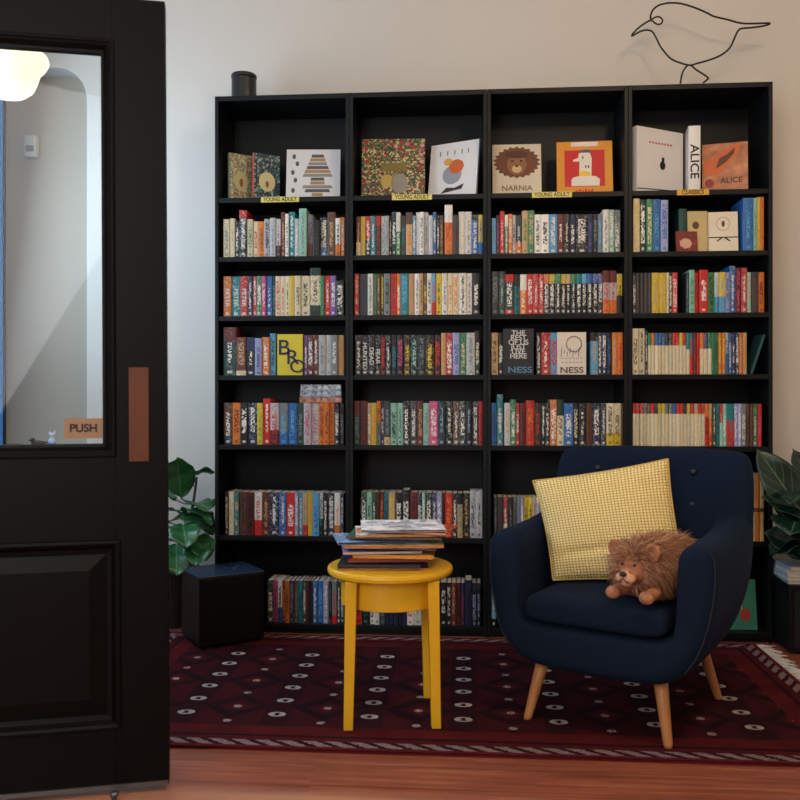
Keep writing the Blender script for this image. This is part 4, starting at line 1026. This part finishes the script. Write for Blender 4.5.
# ------------------------------------------------------------------ black boxes on the floor
bt = [atZ(199, 580, .30), atZ(265, 573.5, .30)]
ang = math.atan2(bt[1].y-bt[0].y, bt[1].x-bt[0].x)+R(3)
ex = Vector((cos(ang), sin(ang), 0)); ey = Vector((-sin(ang), cos(ang), 0))
c_ = bt[0]+ex*.143+ey*.126
g = thing('floor_box', 'black cube box with dark blue top on the floor before the leafy plant', 'box', (c_.x, c_.y, RT), ang)
MB().box(-.141, .141, -.124, .124, .012, .289).build('body', M['black_box'], g, bevel=.004)
MB().box(-.1425, .1425, -.1255, .1255, .2895, .2985).build('lid', hue('blue_black_lid', (26, 44, 70), .38), g, bevel=.003)  # blue window light tinted into the lid colour; the box itself is black
for sx in (-1, 1):
    for sy in (-1, 1): MB().lathe([(.014, 0), (.014, .012)], 16).build('foot', M['canister_cap'], g, (sx*.1, sy*.07, 0))
for x, y in ((.02, .02), (.05, -.015), (.075, .03)):
    MB().lathe([(.007, .2986), (.008, .2992), (.006, .301), (.001, .3012)], 14).build('stud', M['steel'], g, (x, y, 0), smooth=True)
g = thing('floor_box', 'low black cabinet box under the magazine stack at the rug fringe', 'box', (1.215, -.17, 0))
MB().box(0, .42, 0, .24, .012, .272).build('body', M['black_box'], g, bevel=.004)
MB().box(-.002, .422, -.002, .242, .2725, .282).build('lid', M['black_box'], g, bevel=.003)
MB().box(.02, .40, -.0035, -.0003, .03, .255).build('front_panel', hue('matt_black', (9, 9, 11), .8), g)
for x in (.03, .39):
    for y in (.03, .21): MB().lathe([(.014, 0), (.014, .012)], 16).build('foot', M['canister_cap'], g, (x, y, 0))
zz = .2826
random.seed(9)
for i, (t_, c_, lb) in enumerate(((.014, (150, 160, 168), 'pale blue-grey magazine lowest in the stack on the black cabinet'), (.013, (190, 196, 200), 'silver-white magazine second from the bottom on the cabinet'), (.014, (170, 176, 182), 'grey magazine in the middle of the cabinet stack'), (.013, (206, 208, 208), 'white magazine second from the top on the cabinet'), (.015, (150, 162, 172), 'blue-white magazine on top of the cabinet stack'))):
    magazine(lb, 'magazines stacked on the black cabinet', c_, .27+random.uniform(-.01, .01), .19, t_, 1.215+.012+.135+random.uniform(-.008, .008), -.17+.115, zz, R(random.uniform(-4, 4)), hue('mag_%d' % i, c_, .35), 0, 0)
    zz += t_+.0006

# ------------------------------------------------------------------ fiddle-leaf figs
def leaf_mesh(L, W, droop, twist, cup):
    nl, nw = 14, 8; G = []
    for i in range(nl+1):
        t_ = i/nl
        w_ = W*(math.sin(pi*min(1, t_**.75))**.75)*(.72+.5*t_) if 0 < t_ < 1 else .002
        row = []
        for j in range(nw+1):
            s_ = 2*j/nw-1
            x = s_*w_/2; z = cup*abs(s_)*w_*.5+.008*sin(t_*16+s_*2)*abs(s_)
            ang = droop*t_; y = L*t_
            q = Vector((x, 0, z)); q = Matrix.Rotation(twist*t_, 3, 'Y') @ q
            # bend the midrib
            if abs(droop) > 1e-3:
                yy = L*sin(ang)/droop; zz_ = -L*(1-cos(ang))/droop
            else: yy, zz_ = y, 0
            row.append((q.x, yy+q.z*sin(ang), zz_+q.z*cos(ang)))
        G.append(row)
    return G
def plant(label, base, pot_r, pot_h, pot_mat, stem_pts, leaves, lmat):
    g = thing('potted_fig', label, 'plant', base)
    MB().lathe([(pot_r*.72, 0), (pot_r*.98, pot_h-.04), (pot_r*1.0, pot_h-.038), (pot_r*1.06, pot_h-.036), (pot_r*1.06, pot_h), (pot_r*.93, pot_h), (pot_r*.92, pot_h-.03)], 36).build('pot', pot_mat, g)
    MB().lathe([(pot_r*.91, pot_h-.034), (pot_r*.7, pot_h-.026), (.005, pot_h-.022)], 24, cap=False).build('soil', M['soil'], g)
    P = smooth([Vector(q) for q in stem_pts], 5)
    MB().tube(P, [lerp(.010, .005, i/(len(P)-1)) for i in range(len(P))], 8).build('stem', M['stem'], g, smooth=True)
    for lf in leaves:
        sh = Vector((0, 0, 0))
        if len(lf) == 5:                               # root point, tip point, width, droop, normal
            a_, b_, W, dr, nz_ = lf
            a_, b_ = Vector(a_)-Vector(base), Vector(b_)-Vector(base); px, py, pz = a_
            Y_ = (b_-a_).normalized(); X_ = Y_.cross(Vector(nz_)).normalized(); Z_ = X_.cross(Y_)
            G = leaf_mesh((b_-a_).length, W, dr, 0, .22)
            mt = Matrix.Translation(a_) @ Matrix((X_, Y_, Z_)).transposed().to_4x4()
        else:
            (px, py, pz), az, el, L, W, dr, tw = lf
            G = leaf_mesh(L, W, dr, tw, .22)
            mt = Matrix.Translation((px, py, pz)) @ Matrix.Rotation(az-pi/2, 4, 'Z') @ Matrix.Rotation(el, 4, 'X')
        W_ = [mt @ Vector(q)+Vector(base) for r_ in G for q in r_]
        if base[0] < 0:
            bad = [w_.x+1.218 for w_ in W_ if w_.y > -.012 and w_.x > -1.218]
            if bad: sh.x -= max(bad)
        else:
            bad = [1.216-w_.x for w_ in W_ if w_.y > -.012 and w_.x < 1.216]
            if bad: sh.x += max(bad)
            bad = [.372-w_.z for w_ in W_ if w_.z < .372 and -.19 < w_.y < .09 and w_.x < 1.65]
            if bad: sh.z += max(bad)
        bad = [w_.y-.282 for w_ in W_ if w_.y > .282]
        if bad: sh.y -= max(bad)
        mt = Matrix.Translation(sh) @ mt; px, py, pz = Vector((px, py, pz))+sh
        # nearest stem point gives the stalk's root
        root = min(P, key=lambda q: (q-Vector((px, py, pz-.02))).length)
        mm = MB(); mm.sheet([[mt @ Vector(q) for q in r_] for r_ in G])
        o = mm.build('leaf', lmat, g, smooth=True, fix=False)
        so_ = o.modifiers.new('thick', 'SOLIDIFY'); so_.thickness = .0012
        if (root-Vector((px, py, pz))).length > .012:
            MB().tube([root, root.lerp(Vector((px, py, pz)), .5)+Vector((0, 0, -.008)), Vector((px, py, pz))], .0028, 6).build('leaf_stalk', M['stem'], g, smooth=True)
    return g
def leaf_at(base, u, v, Y, az, el, L, W, dr, tw):
    q = atY(u, v, Y)-Vector(base); return ((q.x, q.y, q.z), R(az), R(el), L, W, R(dr), R(tw))
B1 = (-1.43, .11, 0)
L1 = [leaf_at(B1, 181, 498, .03, -80, 68, .23, .15, 25, 10),
      leaf_at(B1, 190, 482, .05, 5, 40, .17, .09, 50, -30),
      leaf_at(B1, 174, 522, .02, -8, 22, .22, .12, 40, 35),
      leaf_at(B1, 186, 512, .05, -30, 16, .2, .15, 60, -20),
      leaf_at(B1, 182, 525, -.02, -65, 4, .19, .15, 60, 10),
      leaf_at(B1, 180, 512, .04, 200, 14, .17, .12, 30, 20),
      leaf_at(B1, 176, 545, -.04, -70, -8, .19, .16, 60, 0),
      leaf_at(B1, 192, 538, .0, -45, 8, .19, .15, 70, 10),
      leaf_at(B1, 176, 500, .06, 170, 35, .2, .13, 50, 0),
      leaf_at(B1, 190, 520, .06, -10, 8, .17, .14, 60, 25),
      leaf_at(B1, 200, 545, -.02, -80, 5, .17, .14, 60, 5),
      leaf_at(B1, 196, 505, .1, -50, 25, .17, .14, 60, 5),
      leaf_at(B1, 172, 540, .02, 215, 0, .16, .12, 50, -15)]
plant('leafy green fig plant in a clay pot between the door and first bookcase', B1, .105, .285, hue('dark_clay', (44, 32, 28), .8), [(0, 0, .24), (.03, 0, .36), (.07, .0, .48), (.09, .01, .60), (.10, .01, .68)], L1, M['leaf'])
B2 = (1.54, .12, 0)
L2 = [(atY(822, 545, -.06), atY(763, 449, -.10), .19, R(18), (-.2, -.9, .35)),
      (atY(826, 520, -.02), atY(772, 490, -.12), .15, R(25), (-.1, -.7, .6)),
      (atY(815, 560, -.05), atY(770, 535, -.10), .15, R(20), (0, -.8, .5)),
      (atY(830, 505, .02), atY(790, 545, -.08), .20, R(20), (-.3, -.8, .3)),
      (atY(812, 500, .04), atY(800, 448, .02), .13, R(20), (.3, -.8, .3)),
                  leaf_at(B2, 806, 480, .0, 40, 40, .2, .14, 40, -10),
      leaf_at(B2, 810, 540, -.10, 176, 8, .23, .2, 55, 10),
      leaf_at(B2, 800, 525, -.06, -120, 30, .22, .2, 70, 0),
      leaf_at(B2, 806, 550, -.06, -90, 16, .2, .18, 60, 0),
      leaf_at(B2, 812, 505, -.05, -130, 45, .24, .2, 80, 10),
      leaf_at(B2, 794, 545, -.05, 150, 22, .18, .15, 50, 0),
      leaf_at(B2, 812, 500, .0, 30, 20, .2, .15, 50, 0),
            leaf_at(B2, 812, 545, -.08, 196, 8, .2, .18, 40, 0)]
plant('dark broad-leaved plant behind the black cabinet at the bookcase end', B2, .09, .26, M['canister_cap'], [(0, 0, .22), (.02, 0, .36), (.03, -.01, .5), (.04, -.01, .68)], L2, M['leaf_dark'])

# ------------------------------------------------------------------ the door
DF = Vector((-.886, -1.519, 0)); da = R(15.6)
dirv = Vector((cos(da), sin(da), 0)); DW = .90; DH = 2.075
hinge = DF-dirv*DW
g = struct(thing('door_1', 'black panelled door with glass pane standing open', 'door', (hinge.x, hinge.y, .012), da))
g.rotation_euler = (0, R(-.3), da)
# local: x 0..DW (free edge at DW), y -.022..+.022 (front = -y), z
def door_x(u): # photo column on the door's face to local x
    r = ray(u, 400); n_ = Vector((-sin(da), cos(da), 0)); p0 = hinge-n_*.022
    t_ = (p0-CAM).dot(n_)/r.dot(n_); return ((CAM+r*t_)-p0).dot(dirv)
def door_z(u, v):
    r = ray(u, v); n_ = Vector((-sin(da), cos(da), 0)); p0 = hinge-n_*.022
    t_ = (p0-CAM).dot(n_)/r.dot(n_); return (CAM+r*t_).z-.012
gx1 = door_x(116); gz0, gz1 = door_z(90, 457), door_z(90, 41)
px1 = door_x(120); pz0, pz1 = door_z(90, 731), door_z(90, 544)
gx0 = px0 = DW-gx1*1.0 if False else DW-gx1
px0 = DW-px1
y0, y1 = -.022, .022
MB().box(0, gx0, y0, y1, 0, DH).build('hinge_stile', M['door'], g, bevel=.001)
MB().box(gx1, DW, y0, y1, 0, DH).build('lock_stile', M['door'], g, bevel=.001)
MB().box(gx0+.0002, gx1-.0002, y0, y1, gz1, DH).build('top_rail', M['door'], g)
MB().box(gx0+.0002, gx1-.0002, y0, y1, pz1, gz0).build('lock_rail', M['door'], g)
MB().box(gx0+.0002, gx1-.0002, y0, y1, 0, pz0).build('bottom_rail', M['door'], g)
def moulding(name, x0, x1, z0_, z1_, w_, prof, mat):
    """picture-frame moulding: profile points (inset from the opening edge, y) swept round the opening"""
    rings = []
    for ins, y in prof:
        rings.append([(x0+ins, y, z0_+ins), (x1-ins, y, z0_+ins), (x1-ins, y, z1_-ins), (x0+ins, y, z1_-ins)])
    m_ = MB(); k = len(rings); vs = [p_ for r_ in rings for p_ in r_]; fs = []
    for i in range(k):
        for j in range(4): fs.append((i*4+j, i*4+(j+1) % 4, ((i+1) % k)*4+(j+1) % 4, ((i+1) % k)*4+j))
    m_.add(vs, fs); return m_.build(name, mat, g, bevel=.0012)
mo = .030
for sgn, nm in ((1, 'glazing_moulding'), (-1, 'glazing_bead')):
    f_ = lambda y: sgn*y
    moulding(nm, gx0, gx1, gz0, gz1, mo, [(-.006, f_(y0-.0004)), (-.004, f_(y0-.007)), (.003, f_(y0-.008)), (.008, f_(y0-.004)), (.012, f_(y0-.002)), (.022, f_(-.012)), (mo, f_(-.010)), (mo, f_(-.0035)), (.001, f_(-.0035)), (.001, f_(y0-.0004))], M['door'])
moulding('panel_moulding', gx0, px1, pz0, pz1, mo, [(-.006, y0-.0004), (-.004, y0-.006), (.004, y0-.007), (.010, y0-.003), (.020, -.012), (.032, -.009), (.032, -.005), (.001, -.005), (.001, y0-.0004)], M['door'])
MB().box(gx0-.001, gx1+.001, -.0045, .012, pz0-.001, pz1+.001).build('lower_panel', M['door'], g)
fp = MB(); ins = .075
fp.add([(gx0+.034, -.0047, pz0+.034), (px1-.034, -.0047, pz0+.034), (px1-.034, -.0047, pz1-.034), (gx0+.034, -.0047, pz1-.034), (gx0+ins, -.014, pz0+ins), (px1-ins, -.014, pz0+ins), (px1-ins, -.014, pz1-ins), (gx0+ins, -.014, pz1-ins)],
       [(0, 1, 5, 4), (1, 2, 6, 5), (2, 3, 7, 6), (3, 0, 4, 7), (4, 5, 6, 7), (3, 2, 1, 0)])
fp.build('raised_field', M['door'], g, bevel=.001)
t = NT('clear_window_glass'); tr = t.n('ShaderNodeBsdfTransparent', inp={0: (.95, .97, .97)}); gl = t.n('ShaderNodeBsdfGlossy', inp={'Roughness': .02})
mx = t.n('ShaderNodeMixShader', inp={0: t.n('ShaderNodeFresnel', inp={'IOR': 1.25}).outputs[0], 1: tr.outputs[0], 2: gl.outputs[0]})
t.t.links.new(mx.outputs[0], t.t.nodes['Material Output'].inputs['Surface'])
M['glass'] = t.m
MB().box(gx0+.004, gx1-.004, -.003, .003, gz0+.004, gz1-.004).build('glass_pane', M['glass'], g)
xa, xb = door_x(131), door_x(151); za, zb2 = door_z(141, 463), door_z(141, 369)
o = MB().box(xa, xb, y0-.004, y0-.0003, za, zb2).build('push_plate', M['brass'], g, bevel=.001); o['label'] = 'copper-brown push plate'
for zz_ in (za+.012, zb2-.012):
    for xx in (xa+.008, xb-.008):
        MB().lathe([(.0025, 0), (.0025, .0012), (.001, .0018)], 10, 0, Matrix.Rotation(R(90), 4, 'X')).build('screw', M['brass'], o, (xx, y0-.0042, zz_))
xa, xb = door_x(65), door_x(103.5); za, zb2 = door_z(85, 440), door_z(85, 420)
o = MB().box(xa, xb, -.0055, -.0034, za, zb2).build('push_sign', M['tan_sign'], g); o['label'] = 'tan sticker reading PUSH'
text_obj('lettering', 'PUSH', (zb2-za)*.56, M['ink'], o, ((xa+xb)/2+.0005, -.0060, (za+zb2)/2), UP, ext=.0003, sx=1.0, bold=.03)
# bottom seal strip and floor stop
MB().box(0.002, DW-.002, y0-.006, y0-.0003, .0, .012).build('weather_strip', M['steel'], g)
for zz_ in (.25, 1.05, 1.85):
    MB().lathe([(.008, -.05), (.008, .05)], 12).build('hinge', M['steel'], g, (-.004, y1-.004, zz_))
ds = atZ(119, 799, 0)
gg = thing('door_stop', 'small dark door stop on the floorboards under the open door', 'door stop', (ds.x, ds.y-.03, 0))
MB().lathe([(.016, 0), (.016, .004), (.008, .006), (.008, .02), (.011, .022), (.011, .03), (.006, .034)], 20).build('post', M['steel'], gg, smooth=True)
# jamb and the stub of wall the door hangs on
jv = hinge
struct(MB().box(XL, hinge.x-.05, hinge.y-.06, hinge.y+.06, 0, ZC).build('wall_entry', M['wall']))
struct(MB().box(hinge.x-.049, hinge.x-.012, hinge.y-.07, hinge.y+.07, 0, 2.12).build('trim_1', M['door'], bevel=.003))

# ------------------------------------------------------------------ behind the glass: sensor, ledge with trinkets, pendant
p = atY(34, 148, .41)
g = thing('wall_sensor', 'ivory alarm sensor box on the alcove wall seen through the door glass', 'sensor', (p.x, .41, p.z))
MB().box(-.032, .032, -.045, -.0005, -.055, .055).build('housing', M['sensor'], g, bevel=.008)
MB().box(-.02, .022, -.0462, -.0452, -.03, .0).build('grille', M['grille'], g)
zl = atY(50, 447, .25).z
o = struct(MB().box(XL+.001, ax-.001, .17, YB+.118, zl-.03, zl).build('trim_2', M['white_paint'], bevel=.003))
p = atY(38, 445, .22)
g = thing('bird_figurine', 'small dark brown bird figurine on the white alcove ledge', 'figurine', (p.x, .22, zl))
m = MB(); ell(m, (0, 0, .018), (.034, .014, .016)); ell(m, (-.026, 0, .034), (.013, .011, .012)); ell(m, (.036, 0, .024), (.022, .006, .005), Matrix.Rotation(R(12), 3, 'Y')); ell(m, (-.041, 0, .034), (.008, .004, .004))
o = m.build('body', hue('figurine_brown', (74, 50, 42)), g, smooth=True)
rm = o.modifiers.new('remesh', 'REMESH'); rm.mode = 'VOXEL'; rm.voxel_size = .003; rm.use_smooth_shade = True
MB().lathe([(.012, 0), (.012, .006)], 16).build('base', hue('figurine_dark', (32, 30, 40)), g)
p = atY(52, 445, .22)
g = thing('white_figurine', 'small white and blue china figurine on the alcove ledge', 'figurine', (p.x, .22, zl))
m = MB(); ell(m, (0, 0, .026), (.018, .014, .026)); ell(m, (.003, -.002, .058), (.012, .011, .013)); ell(m, (.014, 0, .07), (.005, .004, .014)); ell(m, (-.012, 0, .066), (.005, .004, .012))
o = m.build('body', hue('china_white', (214, 216, 222), .25), g, smooth=True)
rm = o.modifiers.new('remesh', 'REMESH'); rm.mode = 'VOXEL'; rm.voxel_size = .003; rm.use_smooth_shade = True
MB().lathe([(.0195, .012), (.0195, .022)], 20, cap=False).build('blue_band', hue('china_blue', (90, 130, 190), .3), g)
p = atY(14, 446, .22)
g = thing('pebble_dish', 'small flat grey dish at the window end of the alcove ledge', 'dish', (p.x, .22, zl))
MB().lathe([(.018, 0), (.03, .006), (.036, .016), (.034, .017), (.027, .008), (.002, .004)], 24).build('bowl', hue('dish_grey', (120, 112, 104)), g, smooth=True)

PL = atd(6, 74, 3.25)
g = thing('pendant_lamp', 'glowing opal glass schoolhouse pendant lamp seen through the door glass', 'lamp', (PL.x, PL.y, PL.z))
t = NT('opal_glass_lit'); t.base(lin((255, 240, 210))); t.rough(.3)
t.b.inputs['Emission Color'].default_value = lin4((255, 238, 198)); t.b.inputs['Emission Strength'].default_value = K3
M['opal'] = t.m
MB().lathe([(.055, .135), (.06, .12), (.075, .108), (.125, .09), (.148, .072), (.152, .055), (.142, .035), (.122, .012), (.112, -.02), (.098, -.055), (.07, -.078), (.03, -.09), (.004, -.092)], 48, cap=False).build('shade', M['opal'], g, smooth=True)
MB().lathe([(.03, .165), (.058, .155), (.06, .125), (.056, .125)], 32).build('fitter', M['black_metal'], g, smooth=True)
MB().lathe([(.006, .16), (.006, ZC-PL.z-.03)], 12).build('rod', M['black_metal'], g, smooth=True)
MB().lathe([(.06, ZC-PL.z-.03), (.05, ZC-PL.z-.005), (.05, ZC-PL.z-.0005)], 32).build('ceiling_rose', M['black_metal'], g, smooth=True)

# ------------------------------------------------------------------ light
def area(name, loc, target, sx, sy, power, col):
    l = bpy.data.lights.new(name, 'AREA'); l.shape = 'RECTANGLE'; l.size = sx; l.size_y = sy; l.energy = power; l.color = col
    o = bpy.data.objects.new(name, l); COL.objects.link(o); o.location = loc
    o.rotation_euler = (Vector(target)-Vector(loc)).to_track_quat('-Z', 'Y').to_euler(); return o
area('window_daylight', (XL+.04, -.68, (wz0+wz1)/2), (XL+1, -.68, 1.55), 1.45, 1.7, K1, (.60, .80, 1.0))
area('shopfront_daylight', (-1.15, YF+.1, 1.8), (-.1, 0, 1.2), 1.7, 2.3, K2, (.98, .98, 1.0))  # added fill behind the camera to brighten the spines; no such window is seen
def point(name, loc, r, p_, col):
    l = bpy.data.lights.new(name, 'POINT'); l.energy = p_; l.color = col; l.shadow_soft_size = r
    o = bpy.data.objects.new(name, l); COL.objects.link(o); o.location = loc; return o
point('ceiling_lamp', (.9, -2.3, 2.95), .14, K4, (1.0, .74, .48))
w = bpy.data.worlds.new('room_air'); sc.world = w; w.use_nodes = True
w.node_tree.nodes['Background'].inputs[0].default_value = (.05, .06, .08, 1); w.node_tree.nodes['Background'].inputs[1].default_value = .3

# ------------------------------------------------------------------ camera
cd = bpy.data.cameras.new('camera'); cam = bpy.data.objects.new('camera', cd); COL.objects.link(cam)
cam.location = CAM; cam.rotation_euler = (pi/2, 0, TH)
cd.sensor_width = 36; cd.lens = 36*F/800; cd.clip_start = .05
cd.dof.use_dof = True; cd.dof.focus_distance = 3.8; cd.dof.aperture_fstop = 5.0
sc.camera = cam
sc.view_settings.view_transform = 'Standard'; sc.view_settings.look = 'None'; sc.view_settings.gamma = 1; sc.view_settings.use_curve_mapping = False
sc.view_settings.exposure = 0.34
